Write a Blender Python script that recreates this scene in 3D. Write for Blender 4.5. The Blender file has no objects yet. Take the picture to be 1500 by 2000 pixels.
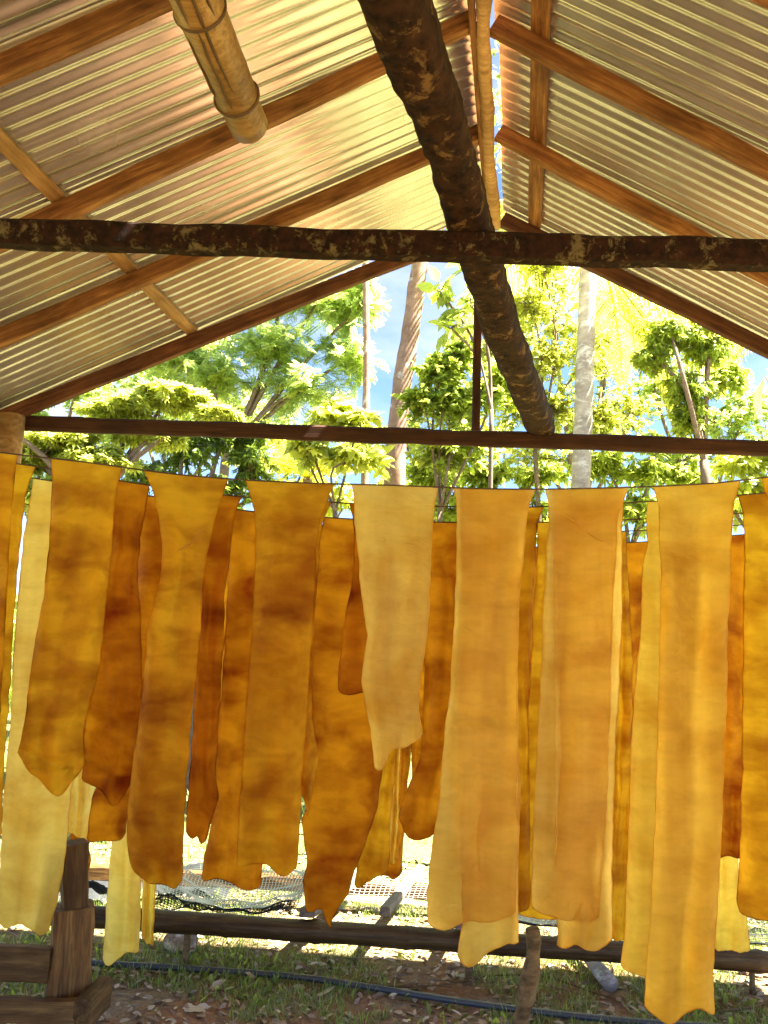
import bpy, math, random
import numpy as np
from mathutils import Vector, Matrix, noise as mnoise

rnd = random.Random(11)
rng = np.random.default_rng(11)
S = bpy.context.scene
COL = S.collection
R = math.radians

# ------------------------------------------------------------------ camera
PITCH, ROLL, FPX, EYE = 10.7, 2.73, 1500.0, 1.75
cam_data = bpy.data.cameras.new('camera')
cam = bpy.data.objects.new('camera', cam_data)
COL.objects.link(cam)
cam_data.sensor_fit = 'VERTICAL'
cam_data.sensor_height = 24.0
cam_data.lens = FPX / 2000.0 * 24.0
cam_data.clip_start = 0.02
cam_data.clip_end = 3000
CAM_ROT = Matrix.Rotation(R(90 + PITCH), 4, 'X') @ Matrix.Rotation(R(ROLL), 4, 'Z')
cam.matrix_world = Matrix.Translation((0, 0, EYE)) @ CAM_ROT
S.camera = cam

# ------------------------------------------------------------------ sky, sun, exposure
SUN_EL, SUN_AZ = 57.0, 98.0          # azimuth measured from +Y (ahead) towards +X
world = bpy.data.worlds.new('World')
S.world = world
world.use_nodes = True
wn, wl = world.node_tree.nodes, world.node_tree.links
wn.clear()
w_out = wn.new('ShaderNodeOutputWorld')
w_bg = wn.new('ShaderNodeBackground')
w_sky = wn.new('ShaderNodeTexSky')
w_sky.sky_type = 'NISHITA'
w_sky.sun_disc = False
w_sky.sun_elevation = R(SUN_EL)
w_sky.sun_rotation = R(SUN_AZ)
w_sky.air_density = 0.45
w_sky.dust_density = 0.0
w_sky.ozone_density = 3.0
w_bg.inputs['Strength'].default_value = 0.05
tc = wn.new('ShaderNodeTexCoord')
mp = wn.new('ShaderNodeMapping')
mp.inputs['Scale'].default_value = (1.0, 1.0, 2.6)
mp.inputs['Location'].default_value = (0.35, 0.1, 0.0)
cn = wn.new('ShaderNodeTexNoise')
cn.inputs['Scale'].default_value = 2.3
cn.inputs['Detail'].default_value = 7
cn.inputs['Roughness'].default_value = 0.55
cr = wn.new('ShaderNodeValToRGB')
cr.color_ramp.elements[0].position = 0.48
cr.color_ramp.elements[1].position = 0.70
cm = wn.new('ShaderNodeMix')
cm.data_type = 'RGBA'
cm.inputs['B'].default_value = (1.9, 2.0, 2.1, 1)
wl.new(tc.outputs['Generated'], mp.inputs['Vector'])
wl.new(mp.outputs['Vector'], cn.inputs['Vector'])
wl.new(cn.outputs['Fac'], cr.inputs['Fac'])
wl.new(cr.outputs['Color'], cm.inputs['Factor'])
wl.new(w_sky.outputs['Color'], cm.inputs['A'])
wl.new(cm.outputs['Result'], w_bg.inputs['Color'])
wl.new(w_bg.outputs['Background'], w_out.inputs['Surface'])

sun_data = bpy.data.lights.new('sun', 'SUN')
sun_data.energy = 5.0
sun_data.angle = R(0.6)
sun_data.color = (1.0, 0.93, 0.80)
sun = bpy.data.objects.new('sun', sun_data)
COL.objects.link(sun)
sd = Vector((math.sin(R(SUN_AZ)) * math.cos(R(SUN_EL)), math.cos(R(SUN_AZ)) * math.cos(R(SUN_EL)), math.sin(R(SUN_EL))))
sun.rotation_euler = sd.to_track_quat('Z', 'Y').to_euler()
sun.location = sd * 60

S.view_settings.view_transform = 'Standard'
S.view_settings.look = 'None'
S.view_settings.exposure = 3.7
S.view_settings.gamma = 1.0
S.view_settings.use_curve_mapping = False
S.cycles.max_bounces = 14
S.cycles.diffuse_bounces = 7
S.cycles.glossy_bounces = 4
S.cycles.transparent_max_bounces = 8
S.cycles.use_denoising = True
S.cycles.sample_clamp_indirect = 8.0

# ------------------------------------------------------------------ photo pixel -> place
CAM_POS = Vector((0, 0, EYE))
CAM3 = CAM_ROT.to_3x3()
def ray(px, py):
    return CAM3 @ Vector(((px - 750) / FPX, (1000 - py) / FPX, -1.0))
def P(px, py, Y):
    d = ray(px, py)
    return CAM_POS + d * (Y / d.y)
def onz(px, py, z):
    d = ray(px, py)
    return CAM_POS + d * ((z - EYE) / d.z)
def G(px, py, z=0.0):
    return onz(px, py, z)

# ------------------------------------------------------------------ materials
def new_mat(name):
    m = bpy.data.materials.new(name)
    m.use_nodes = True
    nt = m.node_tree
    nt.nodes.clear()
    out = nt.nodes.new('ShaderNodeOutputMaterial')
    return m, nt.nodes, nt.links, out
def ramp(n, stops):
    r = n.new('ShaderNodeValToRGB')
    cr_ = r.color_ramp
    while len(cr_.elements) < len(stops):
        cr_.elements.new(0.5)
    for e, (p, c) in zip(cr_.elements, stops):
        e.position = p
        e.color = (*c, 1) if len(c) == 3 else c
    return r
def tex(n, l, scale, vec=None, mscale=None, detail=5, rough=0.6, kind='noise', coord='Object', dist=0.0):
    t = n.new('ShaderNodeTexCoord')
    m = n.new('ShaderNodeMapping')
    if mscale:
        m.inputs['Scale'].default_value = mscale
    l.new(t.outputs[coord], m.inputs['Vector'])
    if kind == 'noise':
        x = n.new('ShaderNodeTexNoise')
        x.inputs['Scale'].default_value = scale
        x.inputs['Detail'].default_value = detail
        x.inputs['Roughness'].default_value = rough
        x.inputs['Distortion'].default_value = dist
    else:
        x = n.new('ShaderNodeTexVoronoi')
        x.inputs['Scale'].default_value = scale
    l.new(m.outputs['Vector'], x.inputs['Vector'])
    return x
def bump(n, l, src, strength, dist=0.01):
    b = n.new('ShaderNodeBump')
    b.inputs['Strength'].default_value = strength
    b.inputs['Distance'].default_value = dist
    l.new(src, b.inputs['Height'])
    return b
def mix(n, l, fac, a, b, mode='MIX'):
    m = n.new('ShaderNodeMix')
    m.data_type = 'RGBA'
    m.blend_type = mode
    for s, v in (('Factor', fac), ('A', a), ('B', b)):
        if hasattr(v, 'links') or isinstance(v, bpy.types.NodeSocket):
            l.new(v, m.inputs[s])
        elif isinstance(v, (int, float)):
            m.inputs[s].default_value = v
        else:
            m.inputs[s].default_value = (*v, 1)
    return m.outputs['Result']

def mat_wood(name, dark, mid, light, stretch=(1.2, 14, 14), rough=0.7, spec=0.25, bscale=0.35):
    m, n, l, out = new_mat(name)
    a = tex(n, l, 3.0, mscale=stretch, detail=8, rough=0.65, dist=0.6)
    r = ramp(n, [(0.28, dark), (0.5, mid), (0.72, light)])
    l.new(a.outputs['Fac'], r.inputs['Fac'])
    b = tex(n, l, 2.5, detail=4)
    r2 = ramp(n, [(0.35, (0.55, 0.5, 0.45)), (0.65, (1.1, 1.05, 1.0))])
    l.new(b.outputs['Fac'], r2.inputs['Fac'])
    oi = n.new('ShaderNodeObjectInfo')
    c = mix(n, l, 1.0, r.outputs['Color'], r2.outputs['Color'], 'MULTIPLY')
    hv = n.new('ShaderNodeHueSaturation')
    mr = n.new('ShaderNodeMapRange')
    mr.inputs['To Min'].default_value = 0.75
    mr.inputs['To Max'].default_value = 1.2
    l.new(oi.outputs['Random'], mr.inputs['Value'])
    l.new(mr.outputs['Result'], hv.inputs['Value'])
    l.new(c, hv.inputs['Color'])
    p = n.new('ShaderNodeBsdfPrincipled')
    p.inputs['Roughness'].default_value = rough
    p.inputs['Specular IOR Level'].default_value = spec
    l.new(hv.outputs['Color'], p.inputs['Base Color'])
    l.new(bump(n, l, a.outputs['Fac'], bscale, 0.006).outputs['Normal'], p.inputs['Normal'])
    l.new(p.outputs['BSDF'], out.inputs['Surface'])
    return m

def mat_bark(name, base, dark, patch, amount, scale=9, bs=0.6, mscale=None):
    """rough bark or old timber with lichen patches"""
    m, n, l, out = new_mat(name)
    a = tex(n, l, scale, mscale=mscale, detail=8, rough=0.7)
    r = ramp(n, [(0.35, dark), (0.65, base)])
    l.new(a.outputs['Fac'], r.inputs['Fac'])
    b = tex(n, l, scale * 0.62, mscale=mscale, detail=6, rough=0.75, dist=0.4)
    r2 = ramp(n, [(1 - amount - 0.03, (0, 0, 0)), (1 - amount + 0.06, (1, 1, 1))])
    l.new(b.outputs['Fac'], r2.inputs['Fac'])
    c = mix(n, l, r2.outputs['Color'], r.outputs['Color'], patch)
    p = n.new('ShaderNodeBsdfPrincipled')
    p.inputs['Roughness'].default_value = 0.9
    p.inputs['Specular IOR Level'].default_value = 0.15
    l.new(c, p.inputs['Base Color'])
    l.new(bump(n, l, a.outputs['Fac'], bs, 0.012).outputs['Normal'], p.inputs['Normal'])
    l.new(p.outputs['BSDF'], out.inputs['Surface'])
    return m

def mat_plain(name, col, rough=0.6, metal=0.0, spec=0.4, var=0.25, scale=12):
    m, n, l, out = new_mat(name)
    a = tex(n, l, scale, detail=6)
    r = ramp(n, [(0.3, tuple(c * (1 - var) for c in col)), (0.7, tuple(min(1, c * (1 + var)) for c in col))])
    l.new(a.outputs['Fac'], r.inputs['Fac'])
    p = n.new('ShaderNodeBsdfPrincipled')
    p.inputs['Roughness'].default_value = rough
    p.inputs['Metallic'].default_value = metal
    p.inputs['Specular IOR Level'].default_value = spec
    l.new(r.outputs['Color'], p.inputs['Base Color'])
    l.new(bump(n, l, a.outputs['Fac'], 0.25, 0.004).outputs['Normal'], p.inputs['Normal'])
    l.new(p.outputs['BSDF'], out.inputs['Surface'])
    return m

def mat_leaf(name, col, trans, tw=0.5, var=0.45, rough=0.45):
    m, n, l, out = new_mat(name)
    g = n.new('ShaderNodeNewGeometry')
    r = ramp(n, [(0.0, tuple(c * (1 - var) for c in col)), (1.0, tuple(min(1, c * (1 + var)) for c in col))])
    r2 = ramp(n, [(0.0, tuple(c * (1 - var * .7) for c in trans)), (1.0, tuple(min(1, c * (1 + var * .5)) for c in trans))])
    l.new(g.outputs['Random Per Island'], r.inputs['Fac'])
    l.new(g.outputs['Random Per Island'], r2.inputs['Fac'])
    p = n.new('ShaderNodeBsdfPrincipled')
    p.inputs['Roughness'].default_value = rough
    p.inputs['Specular IOR Level'].default_value = 0.45
    l.new(r.outputs['Color'], p.inputs['Base Color'])
    t = n.new('ShaderNodeBsdfTranslucent')
    l.new(r2.outputs['Color'], t.inputs['Color'])
    x = n.new('ShaderNodeMixShader')
    x.inputs['Fac'].default_value = tw
    l.new(p.outputs['BSDF'], x.inputs[1])
    l.new(t.outputs['BSDF'], x.inputs[2])
    l.new(x.outputs['Shader'], out.inputs['Surface'])
    return m

def mat_rubber(name, refl, trans, stain, amount, spot=0.3, tw=0.78):
    """raw smoked rubber: waxy and translucent, with cloudy stains"""
    m, n, l, out = new_mat(name)
    oi = n.new('ShaderNodeObjectInfo')
    t = n.new('ShaderNodeTexCoord')
    off = n.new('ShaderNodeVectorMath'); off.operation = 'SCALE'
    off.inputs['Scale'].default_value = 37.0
    cx = n.new('ShaderNodeCombineXYZ')
    for s in 'XYZ':
        l.new(oi.outputs['Random'], cx.inputs[s])
    l.new(cx.outputs[0], off.inputs[0])
    ad = n.new('ShaderNodeVectorMath'); ad.operation = 'ADD'
    l.new(t.outputs['Object'], ad.inputs[0]); l.new(off.outputs[0], ad.inputs[1])
    def nz(scale, ms, det, rg, dist=0):
        mp_ = n.new('ShaderNodeMapping'); mp_.inputs['Scale'].default_value = ms
        l.new(ad.outputs[0], mp_.inputs['Vector'])
        x = n.new('ShaderNodeTexNoise')
        x.inputs['Scale'].default_value = scale; x.inputs['Detail'].default_value = det
        x.inputs['Roughness'].default_value = rg; x.inputs['Distortion'].default_value = dist
        l.new(mp_.outputs[0], x.inputs['Vector'])
        return x.outputs['Fac']
    big = nz(4.2, (0.9, 1, 1.35), 4, 0.5, 0.35)
    fine = nz(20, (0.45, 1, 1.6), 5, 0.6, 0.6)
    grain = nz(5, (6, 1, 0.25), 3, 0.5)
    rb = ramp(n, [(0.56 - amount * 0.3, (1, 1, 1)), (0.84 - amount * 0.3, (0, 0, 0))])
    l.new(big, rb.inputs['Fac'])
    rf = ramp(n, [(0.3, (0.93, 0.91, 0.87)), (0.62, (1.02, 1.02, 1.02))])
    l.new(fine, rf.inputs['Fac'])
    rg = ramp(n, [(0.3, (0.95, 0.94, 0.92)), (0.7, (1.02, 1.02, 1.02))])
    l.new(grain, rg.inputs['Fac'])
    inv = n.new('ShaderNodeInvert'); l.new(rb.outputs['Color'], inv.inputs['Color'])
    tcol = mix(n, l, inv.outputs['Color'], trans, stain)
    tcol = mix(n, l, 1.0, tcol, rf.outputs['Color'], 'MULTIPLY')
    tcol = mix(n, l, 1.0, tcol, rg.outputs['Color'], 'MULTIPLY')
    rcol = mix(n, l, inv.outputs['Color'], refl, tuple(0.55 * a + 0.25 * b for a, b in zip(stain, refl)))
    rcol = mix(n, l, 1.0, rcol, rf.outputs['Color'], 'MULTIPLY')
    spots = nz(6.0, (0.6, 1, 1.7), 4, 0.5, 0.4)
    rs = ramp(n, [(0.46, (1, 1, 1)), (0.74, (1 - 0.8 * spot, 1 - 1.15 * spot, 1 - 1.3 * spot))])
    l.new(spots, rs.inputs['Fac'])
    tcol = mix(n, l, 1.0, tcol, rs.outputs['Color'], 'MULTIPLY')
    rcol = mix(n, l, 1.0, rcol, rs.outputs['Color'], 'MULTIPLY')
    tr = n.new('ShaderNodeBsdfTranslucent'); l.new(tcol, tr.inputs['Color'])
    p = n.new('ShaderNodeBsdfPrincipled')
    p.inputs['Roughness'].default_value = 0.55
    p.inputs['Specular IOR Level'].default_value = 0.14
    l.new(rcol, p.inputs['Base Color'])
    wr = nz(11, (0.5, 1, 1.3), 5, 0.55, 1.2)
    bm0 = bump(n, l, wr, 0.45, 0.02)
    bm_ = bump(n, l, fine, 0.3, 0.006)
    l.new(bm0.outputs['Normal'], bm_.inputs['Normal'])
    l.new(bm_.outputs['Normal'], p.inputs['Normal']); l.new(bm_.outputs['Normal'], tr.inputs['Normal'])
    x = n.new('ShaderNodeMixShader'); x.inputs['Fac'].default_value = tw
    l.new(p.outputs['BSDF'], x.inputs[1]); l.new(tr.outputs['BSDF'], x.inputs[2])
    l.new(x.outputs['Shader'], out.inputs['Surface'])
    return m

def mat_metal():
    m, n, l, out = new_mat('corrugated_zinc')
    a = tex(n, l, 3.5, detail=6, rough=0.6)
    r = ramp(n, [(0.25, (0.52, 0.48, 0.41)), (0.55, (0.68, 0.65, 0.58)), (0.8, (0.77, 0.75, 0.69))])
    l.new(a.outputs['Fac'], r.inputs['Fac'])
    b = tex(n, l, 2.0, detail=3)
    rr = ramp(n, [(0.3, (0.20, 0.20, 0.20)), (0.7, (0.28, 0.28, 0.28))])
    l.new(b.outputs['Fac'], rr.inputs['Fac'])
    p = n.new('ShaderNodeBsdfPrincipled')
    p.inputs['Metallic'].default_value = 0.75
    l.new(r.outputs['Color'], p.inputs['Base Color'])
    l.new(rr.outputs['Color'], p.inputs['Roughness'])
    l.new(p.outputs['BSDF'], out.inputs['Surface'])
    return m

def mat_ground():
    m, n, l, out = new_mat('soil_and_litter')
    a = tex(n, l, 1.3, detail=8, rough=0.7)
    b = tex(n, l, 22, detail=8, rough=0.75)
    c = tex(n, l, 3.1, detail=6, rough=0.65)
    soil = ramp(n, [(0.3, (0.18, 0.080, 0.042)), (0.52, (0.32, 0.165, 0.092)), (0.75, (0.46, 0.29, 0.18))])
    l.new(b.outputs['Fac'], soil.inputs['Fac'])
    green = ramp(n, [(0.35, (0.11, 0.12, 0.04)), (0.7, (0.23, 0.215, 0.085))])
    l.new(b.outputs['Fac'], green.inputs['Fac'])
    dry = ramp(n, [(0.35, (0.18, 0.11, 0.064)), (0.7, (0.38, 0.29, 0.185))])
    l.new(b.outputs['Fac'], dry.inputs['Fac'])
    f1 = ramp(n, [(0.44, (0, 0, 0)), (0.58, (1, 1, 1))]); l.new(c.outputs['Fac'], f1.inputs['Fac'])
    near = mix(n, l, f1.outputs['Color'], soil.outputs['Color'], dry.outputs['Color'])
    # inside the shed bare trodden soil, lawn further out
    t = n.new('ShaderNodeTexCoord'); sx = n.new('ShaderNodeSeparateXYZ'); l.new(t.outputs['Object'], sx.inputs[0])
    w = n.new('ShaderNodeMath'); w.operation = 'MULTIPLY_ADD'
    l.new(a.outputs['Fac'], w.inputs[0]); w.inputs[1].default_value = 2.2; l.new(sx.outputs['Y'], w.inputs[2])
    ax = n.new('ShaderNodeMath'); ax.operation = 'ABSOLUTE'; l.new(sx.outputs['X'], ax.inputs[0])
    ax2 = n.new('ShaderNodeMath'); ax2.operation = 'ADD'; l.new(ax.outputs[0], ax2.inputs[0]); ax2.inputs[1].default_value = 2.2
    wm = n.new('ShaderNodeMath'); wm.operation = 'MAXIMUM'
    sub = n.new('ShaderNodeMath'); sub.operation = 'MULTIPLY_ADD'
    l.new(a.outputs['Fac'], sub.inputs[0]); sub.inputs[1].default_value = 2.2; l.new(ax2.outputs[0], sub.inputs[2])
    l.new(w.outputs[0], wm.inputs[0]); l.new(sub.outputs[0], wm.inputs[1])
    mr = n.new('ShaderNodeMapRange'); mr.inputs['From Min'].default_value = 5.2; mr.inputs['From Max'].default_value = 7.5
    l.new(wm.outputs[0], mr.inputs['Value'])
    mr2 = n.new('ShaderNodeMapRange'); mr2.inputs['From Min'].default_value = 4.45; mr2.inputs['From Max'].default_value = 4.9
    l.new(w.outputs[0], mr2.inputs['Value'])
    near = mix(n, l, mr2.outputs['Result'], soil.outputs['Color'], near)
    col = mix(n, l, mr.outputs['Result'], near, green.outputs['Color'])
    p = n.new('ShaderNodeBsdfPrincipled'); p.inputs['Roughness'].default_value = 0.95
    p.inputs['Specular IOR Level'].default_value = 0.1
    l.new(col, p.inputs['Base Color'])
    l.new(bump(n, l, b.outputs['Fac'], 0.8, 0.03).outputs['Normal'], p.inputs['Normal'])
    l.new(p.outputs['BSDF'], out.inputs['Surface'])
    return m

def mat_litter(name, cols):
    m, n, l, out = new_mat(name)
    g = n.new('ShaderNodeNewGeometry')
    r = ramp(n, [(i / (len(cols) - 1), c) for i, c in enumerate(cols)])
    l.new(g.outputs['Random Per Island'], r.inputs['Fac'])
    p = n.new('ShaderNodeBsdfPrincipled'); p.inputs['Roughness'].default_value = 0.75
    l.new(r.outputs['Color'], p.inputs['Base Color'])
    l.new(p.outputs['BSDF'], out.inputs['Surface'])
    return m

M = {}
M['rafter'] = mat_wood('red_hardwood', (0.085, 0.030, 0.009), (0.23, 0.098, 0.028), (0.42, 0.215, 0.07))
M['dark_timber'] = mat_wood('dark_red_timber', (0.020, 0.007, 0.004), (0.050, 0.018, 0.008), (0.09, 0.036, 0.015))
M['gable_timber'] = mat_wood('gable_timber', (0.04, 0.013, 0.006), (0.11, 0.040, 0.016), (0.20, 0.085, 0.032))
M['pale_wood'] = mat_wood('pale_softwood', (0.24, 0.12, 0.045), (0.40, 0.23, 0.09), (0.55, 0.35, 0.16))
M['grey_wood'] = mat_wood('weathered_plank', (0.10, 0.085, 0.065), (0.18, 0.155, 0.125), (0.27, 0.24, 0.20))
M['post_wood'] = mat_wood('old_post_timber', (0.045, 0.022, 0.008), (0.125, 0.068, 0.022), (0.24, 0.15, 0.05), bscale=0.6)
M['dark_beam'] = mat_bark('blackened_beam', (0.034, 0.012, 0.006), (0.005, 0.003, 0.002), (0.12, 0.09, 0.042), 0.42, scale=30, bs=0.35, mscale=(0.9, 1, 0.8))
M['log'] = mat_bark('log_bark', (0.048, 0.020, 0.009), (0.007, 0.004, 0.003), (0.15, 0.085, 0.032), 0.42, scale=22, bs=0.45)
M['stick'] = mat_bark('stick_bark', (0.22, 0.15, 0.07), (0.07, 0.045, 0.02), (0.30, 0.24, 0.12), 0.4, scale=14, mscale=(0.4, 2, 2))
M['bamboo'] = mat_wood('dry_bamboo', (0.20, 0.095, 0.022), (0.44, 0.27, 0.085), (0.60, 0.42, 0.17), stretch=(0.8, 22, 22), rough=0.42, spec=0.5, bscale=0.15)
M['node'] = mat_plain('bamboo_node', (0.10, 0.055, 0.02), 0.7)
M['old_bamboo'] = mat_wood('old_bamboo', (0.026, 0.015, 0.006), (0.075, 0.046, 0.018), (0.16, 0.12, 0.05), stretch=(0.8, 18, 18), rough=0.5)
M['zinc'] = mat_metal()
M['wire'] = mat_plain('rusty_wire', (0.10, 0.06, 0.035), 0.6, 0.5)
M['pipe'] = mat_plain('black_pipe', (0.035, 0.045, 0.06), 0.3, 0.0, 0.6, 0.15)
M['ground'] = mat_ground()
M['husk'] = mat_bark('coconut_husk', (0.42, 0.30, 0.20), (0.20, 0.12, 0.07), (0.66, 0.58, 0.48), 0.45, scale=14)
M['net'] = mat_plain('plastic_net', (0.02, 0.025, 0.022), 0.9, 0, 0.05)
M['net_pale'] = mat_plain('pale_cord', (0.30, 0.27, 0.23), 0.6)
M['tarp'] = mat_plain('grey_sheeting', (0.03, 0.032, 0.034), 0.8, 0, 0.1)
M['trunk_pale'] = mat_bark('pale_palm_bark', (0.40, 0.36, 0.33), (0.22, 0.19, 0.175), (0.55, 0.53, 0.53), 0.45, scale=5, bs=0.3, mscale=(1, 1, 1.8))
M['trunk_pink'] = mat_bark('mottled_bark', (0.34, 0.22, 0.16), (0.18, 0.11, 0.08), (0.60, 0.52, 0.47), 0.40, scale=6, bs=0.4)
M['trunk_brown'] = mat_bark('twig_bark', (0.22, 0.16, 0.11), (0.10, 0.07, 0.05), (0.35, 0.30, 0.24), 0.35, scale=12)
M['rub_pale'] = mat_rubber('rubber_pale', (0.66, 0.42, 0.075), (0.98, 0.69, 0.10), (0.76, 0.41, 0.03), 0.34, 0.18)
M['rub_amber'] = mat_rubber('rubber_amber', (0.50, 0.25, 0.015), (0.93, 0.55, 0.025), (0.48, 0.17, 0.006), 0.48, 0.5)
M['rub_brown'] = mat_rubber('rubber_brown', (0.30, 0.105, 0.006), (0.78, 0.33, 0.012), (0.28, 0.04, 0.002), 0.50, 0.45)
M['rub_cream'] = mat_rubber('rubber_cream', (0.68, 0.48, 0.13), (0.98, 0.75, 0.19), (0.82, 0.50, 0.07), 0.34, 0.15)
M['leaf_yellow'] = mat_leaf('leaf_yellow_green', (0.14, 0.18, 0.025), (0.78, 0.82, 0.18), 0.66)
M['leaf_mid'] = mat_leaf('leaf_mid_green', (0.10, 0.14, 0.022), (0.62, 0.72, 0.12), 0.64)
M['leaf_dark'] = mat_leaf('leaf_dark_green', (0.06, 0.095, 0.02), (0.36, 0.48, 0.06), 0.52)
M['leaf_feather'] = mat_leaf('leaf_feathery', (0.11, 0.16, 0.035), (0.68, 0.80, 0.24), 0.68)
M['leaf_palm'] = mat_leaf('leaf_palm', (0.14, 0.15, 0.025), (0.74, 0.70, 0.08), 0.58, rough=0.35)
M['grass'] = mat_leaf('grass_blades', (0.15, 0.21, 0.05), (0.46, 0.58, 0.12), 0.45)
M['litter'] = mat_litter('dry_leaf_litter', [(0.24, 0.14, 0.08), (0.44, 0.34, 0.23), (0.14, 0.07, 0.04), (0.58, 0.50, 0.38), (0.30, 0.185, 0.11)])
M['twig'] = mat_litter('dry_twigs', [(0.14, 0.09, 0.06), (0.42, 0.33, 0.24)])

# ------------------------------------------------------------------ mesh helpers
def link_mesh(name, verts, faces, mat, parent=None, smooth=False):
    me = bpy.data.meshes.new(name)
    me.from_pydata([tuple(v) for v in verts], [], faces)
    if smooth:
        me.polygons.foreach_set('use_smooth', [True] * len(me.polygons))
    me.materials.append(M[mat] if isinstance(mat, str) else mat)
    me.update()
    o = bpy.data.objects.new(name, me)
    COL.objects.link(o)
    if parent:
        attach(o, parent)
    return o
def attach(o, parent):
    o.parent = parent
    pw = parent.matrix_basis if parent.parent is None else parent.parent.matrix_basis @ parent.matrix_parent_inverse @ parent.matrix_basis
    o.matrix_parent_inverse = pw.inverted()
def link_np(name, V, quads, mat, parent=None, smooth=False):
    """V (n,3) float, quads (m,k) int"""
    me = bpy.data.meshes.new(name)
    k = quads.shape[1]
    me.vertices.add(len(V)); me.vertices.foreach_set('co', V.astype(np.float32).ravel())
    me.loops.add(quads.size); me.loops.foreach_set('vertex_index', quads.astype(np.int32).ravel())
    me.polygons.add(len(quads))
    me.polygons.foreach_set('loop_start', np.arange(0, quads.size, k, dtype=np.int32))
    me.update(calc_edges=True)
    if smooth:
        me.polygons.foreach_set('use_smooth', np.ones(len(quads), dtype=bool))
    me.materials.append(M[mat]); me.validate()
    o = bpy.data.objects.new(name, me); COL.objects.link(o)
    if parent:
        attach(o, parent)
    return o
def tag(o, label=None, cat=None, group=None, kind=None):
    if label: o['label'] = label
    if cat: o['category'] = cat
    if group: o['group'] = group
    if kind: o['kind'] = kind
    return o
def thing(name, label, cat, loc, group=None):
    o = bpy.data.objects.new(name, None)
    o.empty_display_size = 0.2
    COL.objects.link(o)
    o.matrix_basis = Matrix.Translation(loc)
    return tag(o, label, cat, group)
def fbm(p, s, seed=0.0):
    return mnoise.fractal(Vector(p) * s + Vector((seed, seed * 1.7, -seed)), 1.0, 2.0, 3)

def beam(name, a, b, w, h, mat, parent=None, up=(0, 0, 1), segs=10, jit=0.003, bev=0.006, seed=None):
    """sawn timber from a to b: length on local X, width w on Y, height h on Z, chamfered, slightly uneven"""
    a, b = Vector(a), Vector(b)
    x = (b - a); L = x.length; x.normalize()
    y = Vector(up).cross(x).normalized(); z = x.cross(y)
    mw = Matrix((x, y, z)).transposed().to_4x4(); mw.translation = a
    seed = rnd.random() * 50 if seed is None else seed
    prof = [(-w / 2 + bev, -h / 2), (w / 2 - bev, -h / 2), (w / 2, -h / 2 + bev), (w / 2, h / 2 - bev),
            (w / 2 - bev, h / 2), (-w / 2 + bev, h / 2), (-w / 2, h / 2 - bev), (-w / 2, -h / 2 + bev)]
    V, Fc = [], []
    n = len(prof)
    for i in range(segs + 1):
        t = i / segs
        for (py, pz) in prof:
            q = Vector((t * L, py, pz))
            d = fbm(q, 5, seed) * jit
            e = fbm(q, 5, seed + 9) * jit
            V.append((q.x, q.y + d, q.z + e))
    for i in range(segs):
        for j in range(n):
            Fc.append((i * n + j, i * n + (j + 1) % n, (i + 1) * n + (j + 1) % n, (i + 1) * n + j))
    Fc.append(tuple(reversed(range(n)))); Fc.append(tuple(segs * n + j for j in range(n)))
    o = link_mesh(name, V, Fc, mat)
    o.matrix_basis = mw
    if parent:
        attach(o, parent)
    return o

def tube_data(pts, radii, seg=10, jit=0.0, seed=0.0, cap=True, flat=1.0, rough=0.0, square=0.0):
    pts = [Vector(p) for p in pts]
    if not isinstance(radii, (list, tuple)):
        radii = [radii] * len(pts)
    V, Fc = [], []
    ref = None
    for i, p in enumerate(pts):
        d = (pts[min(i + 1, len(pts) - 1)] - pts[max(i - 1, 0)]).normalized()
        if ref is None:
            ref = Vector((0, 0, 1)) if abs(d.z) < 0.9 else Vector((1, 0, 0))
        u = d.cross(ref).normalized(); v = u.cross(d).normalized(); ref = v
        for k in range(seg):
            an = 2 * math.pi * k / seg
            dr = u * math.cos(an) + v * math.sin(an) * flat
            q = p + dr * radii[i] * (1 + square * (0.5 - 0.5 * math.cos(4 * an)))
            if jit:
                q = q + dr * (fbm(q, 6, seed) * jit + (fbm(q, 24, seed) * jit * rough if rough else 0))
            V.append(q)
    for i in range(len(pts) - 1):
        for k in range(seg):
            Fc.append((i * seg + k, i * seg + (k + 1) % seg, (i + 1) * seg + (k + 1) % seg, (i + 1) * seg + k))
    if cap:
        Fc.append(tuple(range(seg - 1, -1, -1)))
        Fc.append(tuple((len(pts) - 1) * seg + k for k in range(seg)))
    return V, Fc
def tube(name, pts, radii, mat, parent=None, seg=10, jit=0.0, seed=0.0, flat=1.0):
    V, Fc = tube_data(pts, radii, seg, jit, seed, True, flat)
    return link_mesh(name, V, Fc, mat, parent, True)
def join_data(parts):
    V, Fc = [], []
    for v, f in parts:
        o = len(V); V += list(v); Fc += [tuple(i + o for i in q) for q in f]
    return V, Fc
def resample(pts, n):
    pts = [Vector(p) for p in pts]
    out = []
    for i in range(n):
        t = i / (n - 1) * (len(pts) - 1); k = min(int(t), len(pts) - 2); f = t - k
        p0, p1, p2, p3 = pts[max(k - 1, 0)], pts[k], pts[k + 1], pts[min(k + 2, len(pts) - 1)]
        out.append(0.5 * ((2 * p1) + (p2 - p0) * f + (2 * p0 - 5 * p1 + 4 * p2 - p3) * f * f + (3 * p1 - p0 - 3 * p2 + p3) * f ** 3))
    return out

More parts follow.
